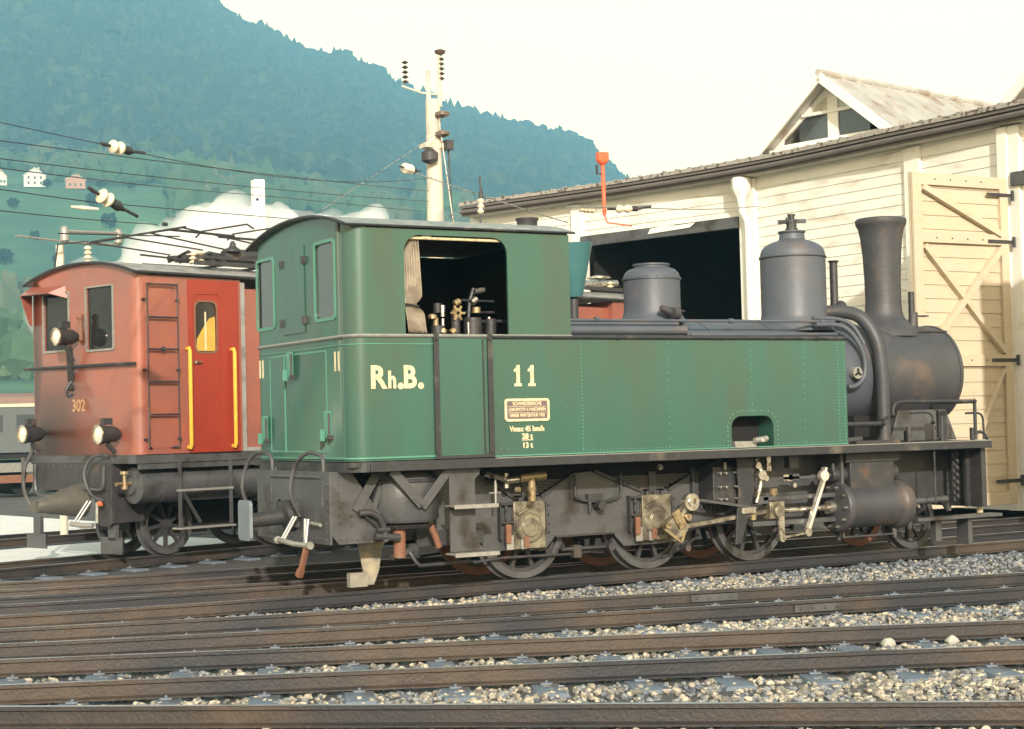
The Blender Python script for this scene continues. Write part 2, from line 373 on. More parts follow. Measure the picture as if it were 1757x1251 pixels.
# --- side tanks
def tank_outline():
    return [(1.585,ZB),(4.72,ZB),(4.72,1.60)]+arc(4.85,1.60,.13,180,90,6)+arc(5.19,1.60,.13,90,0,6)+[(5.32,ZB),(6.44,ZB),(6.44,2.61),(1.585,2.61)]
for s in (-1,1):
    m=MB(); m.plate(tank_outline(),[],.72,o=(0,-W if s<0 else W-.72,0))
    y=s*(W+.001); nr=(0,s,0)
    t=m.build('side_tank',M['green'],loco,bevel=.008)
    m=MB()
    for x,z0 in ((2.72,ZB+.05),(3.86,ZB+.05),(5.02,1.80),(5.79,ZB+.05)):
        k=0
        n=30 if x==2.72 else (15 if x!=5.02 else 11); z1=2.56
        for i in range(n): m.rivet((x,y,z0+(z1-z0)*i/(n-1)),nr,.0105)
    for x in (6.31,6.40):
        for i in range(30): m.rivet((x,y,ZB+.05+(2.56-ZB-.05)*i/29),nr,.0105)
    for i in range(86):
        x=2.72+i*.0435
        if 4.62<x<5.42: continue
        m.rivet((x,y,ZB+.035),nr,.008)
    P=[(4.66,ZB+.03+.055*i) for i in range(5)]+arc(4.85,1.60,.19,180,90,5)+[(4.85+.048*i,1.79) for i in range(1,7)]+arc(5.19,1.60,.19,90,0,5)+[(5.38,1.56-.055*i) for i in range(4)]
    for a,b in P: m.rivet((a,y,b),nr,.011)
    for x in (1.70,1.78,2.45): 
        for z in (1.45,2.50,1.95): m.rivet((x,y,z),nr,.008)
    m.box(1.6,6.44,y-.002,y+.002,ZB,ZB+.012)
    m.build('rivets',M['green_rivet'],t)
    m=MB(); m.tube([(1.6,s*(W+.012),2.625),(6.46,s*(W+.012),2.625)],.02,8); m.tube([(1.6,s*(W-.02),2.645),(6.46,s*(W-.02),2.645)],.012,6)
    for x in (3.2,4.6,6.0): m.cyl((x-.02,s*(W+.012),2.625),(x+.02,s*(W+.012),2.625),.026,8)
    m.build('tank_handrail',M['black'],t)
    m=MB(); m.box(4.722,5.318,s*(W-.30)-.02,s*(W-.30)+.02,ZB,1.728); m.build('recess_shade_sheet',M['dark'],t)  # near-black sheet gives the recess its shade by colour
m=MB(); m.box(4.75,5.05,-W-.02,-W+.2,ZB+.0,ZB+.075); m.cyl((5.0,-W-.05,ZB+.08),(5.2,-W-.02,ZB+.10),.035,10); m.lathe([(.05,0),(.05,.05),(.03,.06)],(5.12,-W-.03,ZB+.06),n=12); m.build('lubricator',M['worn'],loco,bevel=.005)
# --- running board
m=MB(); m.box(-.02,8.72,-W-.0,W,1.31,1.362); rb=m.build('running_board',M['grime'],loco)
for s in (-1,1):
    m=MB(); ys=sorted((s*(W+.002),s*(W+.045)))
    m.box(.18,8.74,ys[0],ys[1],1.262,1.352); m.build('edge_angle',M['black'],rb,bevel=.006)
    m=MB(); m.box(1.62,8.74,ys[0],ys[1],1.353,1.362); m.build('worn_edge',M['worn'],rb)
m=MB(); P=[(.2,-W-.025)]+[(cr-(cr+.025)*sin(R(a)),-(W-cr)-(cr+.025)*cos(R(a))) for a in range(0,91,15)]; P+=[(x,-y) for x,y in P[::-1]]
Q=[(.2,-W+.02)]+[(cr-(cr-.02)*sin(R(a)),-(W-cr)-(cr-.02)*cos(R(a))) for a in range(0,91,15)]; Q+=[(x,-y) for x,y in Q[::-1]]
n=len(P); vs=[(x,y,z) for z in (1.262,1.362) for x,y in P]+[(x,y,z) for z in (1.262,1.362) for x,y in Q]
fs=[]
for i in range(n-1): fs+=[(i,i+1,n+i+1,n+i),(2*n+i,3*n+i,3*n+i+1,2*n+i+1),(n+i,n+i+1,3*n+i+1,3*n+i),(i,2*n+i,2*n+i+1,i+1)]
m.add(vs,fs,False); m.build('rear_edge',M['black'],rb)
# --- boiler, smokebox
m=MB(); m.lathe([(.655,2.57),(.655,7.5)],(0,0,2.255),'x',64)
for x in (3.3,4.2,5.1,6.05,6.9): m.lathe([(.655,x),(.661,x),(.661,x+.045),(.655,x+.045)],(0,0,2.255),'x',64)
boiler=m.build('boiler',M['boiler'],loco)
m=MB(); m.lathe([(.66,7.5),(.672,7.5),(.672,7.58),(.635,7.60),(.635,8.97),(.645,8.97),(.645,9.02),(.60,9.03),(.56,9.05),(.52,9.08),(.3,9.12),(0,9.13)],(0,0,2.235),'x',64)
sb=m.build('smokebox',M['smokebox'],loco)
m=MB(); m.tube([(9.1,0,2.235),(9.2,0,2.235)],.03,10); m.bar((9.2,-.14,2.235),(9.2,.14,2.235),.03,.03); m.build('door_handle',M['grime'],sb)
m=MB(); m.bar((8.02,-.33,2.785),(9.02,-.33,2.785),.07,.02); m.build('drip_ledge',M['grime'],sb)
m=MB(); m.prism([(7.85,1.362),(9.0,1.362),(8.82,1.76),(8.0,1.76)],1.0,o=(0,-.5,0)); m.build('saddle',M['frame'],sb,bevel=.01)
m=MB(); m.prism([(7.3,1.362),(7.75,1.362),(7.75,1.7),(7.3,1.7)],.9,o=(0,-.45,0)); m.build('smokebox_support',M['dark'],sb)
# chimney
m=MB(); m.lathe([(.46,2.72),(.42,2.82),(.33,2.90),(.262,2.98),(.24,3.06),(.232,3.2),(.236,3.5),(.25,3.8),(.272,4.02),(.295,4.14),(.325,4.20),(.332,4.22),(.332,4.265),(.31,4.285),(.27,4.29),(.26,4.2),(.22,3.6)],(8.26,0,0),n=48); m.build('chimney',M['smokebox'],loco)
# sand dome
m=MB(); m.lathe([(.46,2.80),(.42,2.88),(.36,2.96),(.342,3.02),(.342,3.39),(.358,3.395),(.358,3.42),(.342,3.43),(.325,3.48),(.28,3.52),(.21,3.545),(.21,3.565),(.225,3.57),(.225,3.59),(0,3.60)],(4.58,0,0),n=48); d1=m.build('sand_dome',M['boiler'],loco)
m=MB(); 
for i in range(22): m.rivet((4.58+.36*cos(i*2*pi/22),.36*sin(i*2*pi/22),3.408),(cos(i*2*pi/22),sin(i*2*pi/22),0),.008)
m.build('rivets',M['grime'],d1)
# steam dome with safety valve
m=MB(); m.lathe([(.52,2.78),(.48,2.86),(.425,2.95),(.413,3.0),(.413,3.72),(.42,3.725),(.42,3.745),(.41,3.75),(.405,3.79),(.385,3.84),(.34,3.885),(.27,3.92),(.19,3.945),(.165,3.96),(.155,4.03),(.175,4.05),(.175,4.065),(.08,4.07)],(6.76,0,0),n=56); d2=m.build('steam_dome',M['boiler'],loco)
m=MB(); m.lathe([(.08,4.06),(.08,4.10),(.065,4.10),(.065,4.18),(.075,4.18),(.075,4.21),(.04,4.22),(.04,4.26),(.05,4.26),(.05,4.285),(0,4.29)],(6.76,0,0),n=16)
m.bar((6.50,-.1,4.155),(6.76,0,4.195),.035,.03); m.bar((6.76,0,4.195),(7.02,.08,4.205),.035,.03); m.bar((6.62,.1,4.19),(6.9,-.12,4.19),.05,.05)
m.cyl((6.69,-.05,4.05),(6.69,-.05,4.19),.018); m.cyl((6.83,.05,4.05),(6.83,.05,4.19),.018); m.cyl((6.70,0,4.17),(6.70,0,4.24),.025)
m.build('safety_valve',M['grime'],d2)
m=MB(); m.lathe([(.42,0),(.428,.003),(.428,.012),(.42,.015)],(6.76,0,3.715),n=56); m.rivet((6.46,-.15,3.87),(0,0,1),.02); m.rivet((7.06,-.15,3.87),(0,0,1),.02); m.build('dome_seam',M['black'],d2)
# whistle
m=MB(); m.tube([(7.28,-.15,2.9),(7.30,-.15,3.12)],[.09,.06],12); m.tube([(7.30,-.15,3.12),(7.30,-.15,3.66)],.052,12); m.tube([(7.30,-.15,3.66),(7.30,-.15,3.69)],[.052,.075],12); m.tube([(7.22,-.25,3.02),(7.38,-.2,3.12)],.07,10); m.build('whistle',M['grime'],loco)
m=MB(); m.tube([(8.66,-.1,2.85),(8.66,-.1,3.32)],.042,12); m.tube([(8.66,-.1,2.85),(8.70,-.1,3.05)],[.08,.05],12); m.box(8.70,8.92,-.14,-.06,2.99,3.01); m.build('smokebox_pipe',M['grime'],loco)
# big steam pipe and loops
m=MB(); m.tube(smooth_path([(7.05,-.2,3.02),(7.22,-.38,3.02),(7.36,-.58,2.93),(7.46,-.72,2.66),(7.50,-.76,2.3),(7.51,-.76,1.9),(7.51,-.76,1.36)],5),.085,14)
m.lathe([(.11,0),(.11,.05)],(7.51,-.76,1.37),n=14); m.build('steam_pipe',M['smokebox'],loco)
m=MB(); m.tube(smooth_path([(6.6,-.60,2.84),(6.95,-.62,2.83),(7.1,-.67,2.74),(7.22,-.71,2.55),(7.27,-.72,2.35),(7.24,-.72,2.18),(7.13,-.71,2.08),(7.0,-.70,2.06)],5),.032,10)
m.tube(smooth_path([(6.6,-.55,2.92),(7.0,-.56,2.91),(7.18,-.62,2.82),(7.3,-.68,2.6)],5),.028,10)
m.build('feed_pipe',M['boiler'],loco)
m=MB(); m.tube([(2.62,-.60,2.86),(6.9,-.60,2.88)],.017,8); m.tube([(2.62,-.64,2.745),(4.6,-.64,2.755)],.052,12); m.tube([(2.62,-.63,2.82),(4.5,-.63,2.83)],.02,8); m.tube([(4.68,-.64,2.70),(6.9,-.64,2.72)],.02,8)
for x in (3.4,5.3,6.7): m.cyl((x-.03,-.60,2.872),(x+.03,-.60,2.872),.03,8)
m.build('boiler_pipes',M['boiler'],loco)
m=MB(); m.tube([(4.38,-.47,3.03),(4.52,-.47,2.97),(4.64,-.47,2.94)],[.035,.06,.045],10); m.tube([(4.64,-.47,2.94),(4.64,-.58,2.70)],.028,8); m.lathe([(.06,-.05),(.075,-.04),(.075,.04),(.05,.06)],(4.56,-.5,2.96),'x',12); m.tube([(4.5,-.47,3.03),(4.72,-.47,2.99)],.012,6); m.build('clack_valve',M['grime'],loco)
m=MB(); m.cyl((7.13,-.66,2.235),(7.13,-.745,2.235),.075,20); v=m.build('gauge_cock',M['worn'],loco)
m=MB()
for a in (90,210,330): m.bar((7.13,-.75,2.235),(7.13+.055*cos(R(a)),-.75,2.235+.055*sin(R(a))),.02,.02)
m.build('spokes',M['dark'],v)
# backhead fittings seen in the cab window
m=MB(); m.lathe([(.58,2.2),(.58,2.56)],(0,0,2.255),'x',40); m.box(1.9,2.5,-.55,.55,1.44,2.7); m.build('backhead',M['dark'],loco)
m=MB(); m.cyl((1.42,-.9,2.6),(1.42,-.9,2.88),.05,12); m.cyl((1.60,-.95,2.6),(1.60,-.95,2.85),.10,14); m.cyl((1.82,-.95,2.6),(1.82,-.95,2.84),.06,12); m.cyl((1.15,-1.0,2.6),(1.15,-1.0,2.76),.07,12)
m.tube([(1.62,-.8,2.75),(1.65,-.8,3.05),(1.70,-.8,3.18)],.022,8); m.tube([(1.55,-.8,3.05),(2.0,-.7,3.05)],.014,8); m.tube([(1.6,-.8,2.92),(2.0,-.7,2.93)],.014,8); m.tube([(1.75,-.8,2.82),(2.1,-.8,2.83)],.018,8)
m.cyl((1.18,-.95,2.9),(1.18,-.95,3.0),.045,10)
fit=m.build('cab_fitting',M['grime'],loco,each=True)
m=MB(); m.lathe([(.0,-.02),(.05,-.02),(.06,0),(.05,.03),(.0,.04)],(1.42,-.93,2.9),'y',14)
for i in range(6): m.bar((1.42,-.95,2.9),(1.42+.085*cos(i*pi/3),-.95,2.9+.085*sin(i*pi/3)),.024,.024)
m.cyl((1.40,-.92,3.0),(1.46,-.92,3.03),.035,10); m.cyl((1.62,-1.0,2.9),(1.62,-1.0,2.96),.045,12); m.cyl((1.12,-1.02,2.74),(1.12,-1.02,2.84),.03,10); m.cyl((1.18,-1.05,2.68),(1.2,-1.05,2.72),.04,10); m.cyl((1.3,-1.02,2.68),(1.34,-1.02,2.71),.04,10)
m.lathe([(.035,0),(.05,.01),(.05,.04),(.035,.06)],(1.08,-1.02,2.82),n=12)
m.build('brass_valve',M['brass'],fit,each=True)
m=MB(); m.cyl((1.24,-.95,2.66),(1.24,-.95,2.84),.02,8); m.cyl((1.24,-.95,2.86),(1.24,-.95,2.98),.028,8); m.cyl((1.68,-.86,3.14),(1.80,-.86,3.16),.03,8); m.cyl((1.64,-.86,3.02),(1.7,-.86,3.06),.04,8); m.cyl((1.52,-1.0,2.66),(1.52,-1.0,2.8),.012,6); m.cyl((1.55,-1.0,2.66),(1.55,-1.0,2.8),.012,6); m.cyl((1.78,-.95,2.7),(1.80,-.95,2.86),.02,8); m.build('steel_handle',M['steel'],fit)
# ---------------------------------------------------------------- wheels
def wheel_meshes(r, nsp, crank=True, spw=.045):
    """returns list of (name, mesh, material key) around the origin, axle along y"""
    out=[]
    m=MB(); m.lathe([(r-.075,-.065),(r-.005,-.065),(r,-.05),(r,.035),(r+.028,.045),(r+.028,.065),(r-.06,.07),(r-.075,.06),(r-.075,-.065)],(0,0,0),'y',48); out.append(('tyre',m,'frame'))
    hub=.11 if r>.45 else .07; ro=r-.07
    outer=arc(0,0,ro,0,354,59); holes=[]
    for k in range(nsp):
        a0=360*k/nsp; a1=360*(k+1)/nsp
        ri=hub+.01; re=ro-.045
        wi=math.degrees(spw/2/ri)*1.0; we=math.degrees(spw/2/re)
        holes.append(arc(0,0,re,a0+we,a1-we,6)+arc(0,0,ri,a1-wi,a0+wi,3))
    m=MB(); m.plate(outer,holes,.05,o=(0,-.03,0),bevel=.008)
    m.lathe([(hub,-.07),(hub,.05)],(0,0,0),'y',20); m.lathe([(.045,-.09),(.045,.05)],(0,0,0),'y',14)
    if crank:
        P=arc(r*.5,0,.085,-90,90,8)+arc(0,0,hub,90,270,8); m.prism(P,.03,o=(0,-.08,0))
        P=arc(0,0,ro-.02,145,215,10); m.prism(P,.04,o=(0,-.06,0))
    out.append(('wheel_centre',m,'grime'))
    m=MB(); m.lathe([(r-.07,.062),(r+.028,.062),(r+.028,.068),(r-.07,.071),(r-.07,.062)],(0,0,0),'y',48); m.lathe([(r+.0285,.045),(r+.0285,.064)],(0,0,0),'y',48,caps=False); out.append(('flange',m,'rust'))
    return out
def put_wheel(parent, x, z, y, side, r, nsp, ang, F=None, crank=True, rust=True):
    F=F or Matrix.Identity(4)
    T=F@Matrix.Translation((x,y,z))@Matrix.Diagonal((1,side,1,1))@Matrix.Rotation(ang,4,'Y')
    parts=wheel_meshes(r,nsp,crank)
    w=parts[1][1].build('wheel',M[parts[1][2]],parent,M_=T)
    parts[0][1].build('tyre',M[parts[0][2]],w,M_=T)
    if rust: parts[2][1].build('flange',M[parts[2][2]],w,M_=T)
    for o in [w]+list(w.children):
        if side<0: o.data.flip_normals()
    return w
Rw=.525; crank_ang=R(35)
for x in (2.37,4.04,5.53):
    for s in (1,-1): put_wheel(loco,x,Rw,-.505*s,s,Rw,10,crank_ang)
for s in (1,-1): put_wheel(loco,8.1,.385,-.505*s,s,.385,9,.3,crank=False)
m=MB()
for x,r in ((2.37,Rw),(4.04,Rw),(5.53,Rw),(8.1,.385)): m.cyl((x,-.5,r),(x,.5,r),.07,14)
m.build('axle',M['grime'],loco,each=True)
# ---------------------------------------------------------------- frames
fo=[(-.05,.52),(1.75,.50),(1.86,.33),(2.62,.33),(2.72,.44),(3.5,.44),(3.64,.29),(4.24,.29),(4.40,.40),(4.95,.47),(6.3,.42),(7.55,.42),(7.7,.62),(8.5,.62),(8.62,.45),(8.70,.45),(8.70,1.30),
    (6.0,1.30),(5.1,1.25),(4.75,1.14),(4.30,.90),(3.86,.90),(3.30,1.16),(2.98,1.14),(2.58,.90),(2.16,.90),(1.88,1.12),(1.6,1.3),(-.05,1.30)]
for s in (-1,1):
    y=-.665 if s<0 else .64
    m=MB(); m.plate(fo,[],.028,o=(0,y,0)); fr=m.build('frame_plate',M['frame'],loco,bevel=.004)
    yo=s*.665
    m=MB()
    for (a,b) in (((1.88,1.12),(2.2,.9)),((2.55,.9),(3.0,1.14)),((3.25,1.16),(3.9,.9)),((4.26,.9),(4.75,1.14))): m.bar((a[0],yo+s*.012,a[1]),(b[0],yo+s*.012,b[1]),.03,.035,up=(0,1,0))
    # lower flange edge of the frame
    for (a,b) in (((2.72,.45),(3.5,.45)),((4.40,.41),(4.95,.48))): m.bar((a[0],yo+s*.02,a[1]),(b[0],yo+s*.02,b[1]),.04,.02)
    for x in (4.62,4.72,4.80,4.86,4.92): m.cyl((x,yo+s*.03,.66),(x,yo+s*.03,1.12),.012,6)
    m.box(4.58,4.60,min(yo,yo+s*.05),max(yo,yo+s*.05),.62,1.15); m.box(4.96,4.98,min(yo,yo+s*.05),max(yo,yo+s*.05),.62,1.15)
    for i in range(16):
        m.rivet((4.66,yo+s*.005,.62+.034*i),(0,s,0),.009)
    m.build('stiffener',M['grime'],fr)
    # axle boxes in horn guides
    for x in (2.37,4.06):
        m=MB(); ya,yb=sorted((yo,yo+s*.07)); m.box(x-.20,x+.20,ya,yb,.34,.86); m.lathe([(.17,0),(.17,.09),(.15,.11),(.10,.115),(.10,.13),(0,.135)],(x-.02,yo,.57),'y',24) if s>0 else m.lathe([(.17,0),(.17,-.09),(.15,-.11),(.10,-.115),(.10,-.13),(0,-.135)],(x-.02,yo,.57),'y',24)
        m.bar((x-.16,yo+s*.09,.72),(x+.0,yo+s*.09,.80),.03,.02)
        ab=m.build('axle_box',M['oil'],fr,bevel=.01)
        m=MB()
        for z in (.64,.84): m.box(x-.36,x-.20,ya,yb,z-.012,z+.012)
        m.box(x-.37,x-.355,ya,yb,.45,.86); m.cyl((x-.28,yo+s*.04,.40),(x-.28,yo+s*.04,.84),.018,8); m.cyl((x+.24,yo+s*.03,.5),(x+.24,yo+s*.03,.84),.012,8)
        for z in (.5,.6,.7,.8):
            m.rivet((x-.30,yo+s*.07,z-.03),(0,s,0),.016); m.rivet((x+.28,yo+s*.01,z),(0,s,0),.015)
        for xx in (-.1,0,.1): m.cyl((x+xx,yo+s*.03,.86),(x+xx,yo+s*.03,.90),.02,8)
        m.build('horn_guide',M['grime'],ab)
        m=MB(); m.box(x-.31,x-.22,yb if s>0 else ya-.03,yb+.03 if s>0 else ya,.34,.50); m.box(x-.13,x-.06,min(yo+s*.07,yo+s*.1),max(yo+s*.07,yo+s*.1),.34,.50); m.build('wedge',M['cream'] if False else M['worn'],ab,bevel=.006)
        m=MB(); m.box(x-.33,x-.27,min(yo+s*.1,yo+s*.13),max(yo+s*.1,yo+s*.13),.42,.62); m.box(x-.10,x-.04,min(yo+s*.1,yo+s*.12),max(yo+s*.1,yo+s*.12),.36,.48); m.build('cotter',M['rust'],ab)
        # leaf spring above the box
        m=MB()
        for i in range(6):
            w=.52-.07*i; zz=1.02-.028*i
            m.box(x-w,x+w,s*.60-.045,s*.60+.045,zz+.04,zz+.062)
        m.box(x-.05,x+.05,s*.60-.06,s*.60+.06,.86,1.12); m.build('leaf_spring',M['grime'],fr)
    # equaliser link between the axles
    m=MB(); yy=yo+s*.06
    m.tube(smooth_path([(2.97,yy,.93),(2.98,yy,.87),(3.1,yy,.83),(3.27,yy,.81),(3.44,yy,.82),(3.56,yy,.86),(3.58,yy,.92)],4),.016,8)
    m.cyl((2.97,yy,.9),(2.97,yy,1.12),.018,8); m.cyl((3.58,yy,.88),(3.58,yy,1.12),.016,8); m.cyl((3.28,yo,.77),(3.28,yo+s*.14,.77),.055,12); m.cyl((3.16,yy,.70),(3.16,yy,.82),.02,8)
    m.box(3.14,3.34,min(yy,yo),max(yy,yo),.82,.90)
    m.build('equaliser',M['grime'],fr)
# near-black boxes: shade of the well between the frames put into colour
m=MB(); m.box(.4,8.5,-.58,-.56,.98,1.30); m.box(.4,8.5,.56,.58,.98,1.30); m.box(.5,4.9,-.42,.42,.45,1.28); m.box(6.3,7.8,-.42,.42,.45,1.28); m.build('frame_well_shade',M['dark'],loco)
# injector fittings under the cab front
m=MB(); m.cyl((1.98,-.9,1.10),(2.30,-.9,1.12),.04,10); m.tube(smooth_path([(1.75,-.85,1.18),(1.9,-.9,1.14),(2.0,-.9,1.1)],4),.03,8); m.cyl((2.0,-.88,1.02),(2.0,-.88,1.18),.03,8); m.build('injector',M['steel'],loco)
m=MB(); m.cyl((2.14,-.93,1.12),(2.46,-.93,1.14),.045,10); m.cyl((2.29,-.93,.87),(2.29,-.93,1.15),.042,12); m.cyl((2.29,-.93,.98),(2.29,-.93,1.02),.052,12); m.cyl((2.09,-.93,1.0),(2.12,-.97,1.0),.03,8); m.build('injector_valve',M['brass'],loco)
m=MB(); m.tube([(1.80,-1.0,.86),(1.80,-1.0,1.12)],.012,6); m.tube([(1.72,-1.0,.98),(1.86,-1.0,.98)],.01,6); m.cyl((3.86,-1.1,1.2),(3.86,-1.13,1.17),.03,8); m.cyl((1.80,-1.0,.98),(1.80,-1.0,1.08),.018,8); m.build('drain_cock',M['worn'],loco)
# ---------------------------------------------------------------- rear end
m=MB()
m.plate([(-.10,.62),(-.02,.53),(.42,.53),(.50,.62),(.46,.80),(.12,1.27),(-.10,1.27)],[],.02,o=(0,-1.0,0)); m.plate([(-.10,.62),(-.02,.53),(.42,.53),(.50,.62),(.46,.80),(.12,1.27),(-.10,1.27)],[],.02,o=(0,.98,0))
m.plate([(-1.0,.53),(1.0,.53),(1.0,1.27),(-1.0,1.27)],[arc(.35,.83,.10,0,345,23,ry=.13)],.025,o=(-.12,0,0),u=(0,1,0),w=(1,0,0))
hb=m.build('headstock',M['frame'],loco,bevel=.004)
m=MB()
for i in range(9): m.rivet((-.02,-1.0,.58+.08*i),(0,-1,0),.014); m.rivet((-.12,-.93,.58+.08*i),(-1,0,0),.014)
for i in range(8): m.rivet((.0+.06*i,-1.0,.575),(0,-1,0),.014)
for i in range(22): m.rivet((-.12,-.9+.085*i,.58),(-1,0,0),.013)
for p in ((.12,.82),(.12,.72),(.3,.72)): m.rivet((p[0],-1.0,p[1]),(0,-1,0),.02)
m.build('rivets',M['frame'],hb)
m=MB(); m.bar((.16,-1.02,.86),(.42,-1.02,1.27),.10,.02,up=(0,1,0)); m.bar((.34,-.99,.80),(.50,-.99,1.25),.05,.03,up=(0,1,0)); m.build('corner_brace',M['frame'],hb)
# buffer with rectangular head, draw hook
m=MB(); m.tube([(-.12,0,.80),(-.22,0,.80),(-.24,0,.79),(-.62,0,.76)],[.17,.16,.085,.075],20); bf=m.build('buffer',M['grime'],loco)
m=MB(); m.plate(rrect(-.17,.17,.56,.98,.05),[],.035,o=(-.66,0,0),u=(0,1,0),w=(1,0,0)); m.build('buffer_head',mat('worn blue grey steel',(.20,.23,.26),.45,.3,.15,6),bf,bevel=.008)
m=MB(); m.box(-.17,-.12,-.2,.2,.68,.94)
for a in (-.15,.15):
    for z in (.73,.89): m.rivet((-.17,a,z),(-1,0,0),.025)
m.build('buffer_base',M['frame'],bf)
m=MB(); y0=-.28
for d in (-.035,.035): m.tube([(-.2,y0+d,.80),(-.34,y0+d+.02,.56)],.014,8)
m.tube([(-.36,y0+.10,.56),(-.34,y0-.05,.55),(-.30,y0-.2,.53),(-.22,y0-.42,.52)],.028,8); m.tube([(-.18,y0-.30,.78),(-.24,y0-.36,.52)],.018,8); m.tube([(-.18,y0-.22,.78),(-.22,y0-.30,.54)],.018,8)
m.lathe([(.04,-.02),(.04,.02)],(-.36,y0+.10,.56),'y',12); m.lathe([(.04,-.02),(.04,.02)],(-.22,y0-.42,.52),'y',12)
m.tube([(-.15,y0-.3,.74),(-.15,y0-.55,.73)],.02,8)
m.build('screw_coupling',M['steel'] if False else M['worn'],loco)
m=MB(); m.bar((-.24,y0-.38,.50),(-.27,y0-.30,.26),.05,.04); m.bar((-.27,y0-.30,.27),(-.28,y0-.26,.20),.06,.06); m.build('coupling_weight',M['rust'],loco)
# hand rails / shunter's hoops
m=MB()
for yc in (.78,-.62):
    m.tube(smooth_path([(-.16,yc+.30,.80),(-.26,yc+.31,1.05),(-.22,yc+.27,1.32),(-.17,yc+.12,1.45),(-.13,yc-.05,1.46),(-.10,yc-.18,1.40),(-.10,yc-.20,1.20),(-.11,yc-.20,.92)],5),.022,8)
m.tube([(-.12,.58,1.21),(-.12,-.80,1.21)],.02,8); m.build('shunting_rail',M['frame'],loco)
# air reservoir, its brace, stand and sanding pipe
m=MB(); m.lathe([(.02,.70),(.36,.72),(.39,.76),(.39,1.17),(.37,1.20),(.33,1.235),(.2,1.255),(0,1.26)],(.78,-.80,0),n=40); ar=m.build('air_reservoir',M['grime'] if False else M['frame'],loco)
m=MB(); m.lathe([(.33,.66),(.36,.70)],(.78,-.80,0),n=32); m.lathe([(.392,1.13),(.40,1.14),(.40,1.16),(.392,1.17)],(.78,-.80,0),n=40); m.build('band',M['black'],ar,each=True)
m=MB(); m.bar((.47,-1.24,1.27),(.80,-1.24,.90),.10,.03,up=(0,1,0)); m.bar((.80,-1.24,.88),(1.14,-1.24,1.28),.09,.03,up=(0,1,0)); m.cyl((.80,-1.22,.93),(.80,-1.27,.93),.035,10); m.build('brace',M['frame'],loco,bevel=.004)
m=MB(); m.cyl((.66,-.98,.36),(.66,-.98,.70),.065,16); m.build('rusty_pipe',M['rust'],loco)
m=MB(); m.tube(smooth_path([(.18,-1.05,.84),(.30,-1.06,.84),(.40,-1.07,.78),(.45,-1.07,.66),(.46,-1.07,.54)],5),.035,10); m.tube([(.34,-1.07,.6),(.62,-1.07,.57)],.04,8); m.tube([(.36,-1.08,.66),(.5,-1.08,.66)],.03,8); m.tube([(.24,-1.04,.82),(.42,-1.04,.66)],.014,6); m.build('brake_hose',M['grime'],loco)
m=MB(); m.plate([(.36,.58),(.74,.58),(.66,.42),(.62,.20),(.56,.06),(.42,.06),(.44,.2),(.40,.42)],[],.025,o=(0,-.56,0)); m.box(.26,.46,-.62,-.53,.05,.20); m.build('guard_iron',mat('weathered guard iron',(.26,.24,.20),.6,.1,.2,8,c2=(.45,.38,.26),c2scale=4,c2lo=.45,c2hi=.6),loco,bevel=.004)
m=MB(); m.box(.95,1.75,-.80,-.76,.44,.60); m.tube([(.80,-.9,.42),(.86,-.95,.30),(.90,-.95,.26),(1.5,-.95,.27)],.022,8); m.lathe([(.07,-.03),(.07,.03)],(.86,-.86,.42),'y',14); m.bar((.60,-.9,.36),(.86,-.9,.44),.05,.06); m.build('brake_rod',M['grime'],loco)
m=MB(); m.bar((1.0,-1.0,.84),(1.10,-1.0,.80),.03,.05); m.tube(smooth_path([(1.02,-1.02,.82),(1.0,-1.02,.70),(1.06,-1.02,.56),(1.10,-1.02,.44)],4),.035,8); m.build('sand_pipe',M['rust'],loco)
# cab steps
for s in (-1,1):
    y=s*1.22; ya,yb=sorted((y,y+s*.02))
    m=MB(); m.plate([(1.12,.40),(1.12,1.27),(1.48,1.27),(1.48,1.20),(1.42,1.14),(1.42,.55),(1.47,.46),(1.55,.40)],[],.02,o=(0,ya,0)); st=m.build('step_plate',M['frame'],loco)
    m=MB()
    for z in (.88,.385): 
        y1,y2=sorted((y-s*.02,y+s*.20)); m.box(1.08,1.60,y1,y2,z-.012,z+.008); m.box(1.08,1.60,(y2 if s>0 else y1)-.006,(y2 if s>0 else y1)+.006,z-.03,z+.012)
    m.build('tread',M['worn'],st,bevel=.003,each=True)
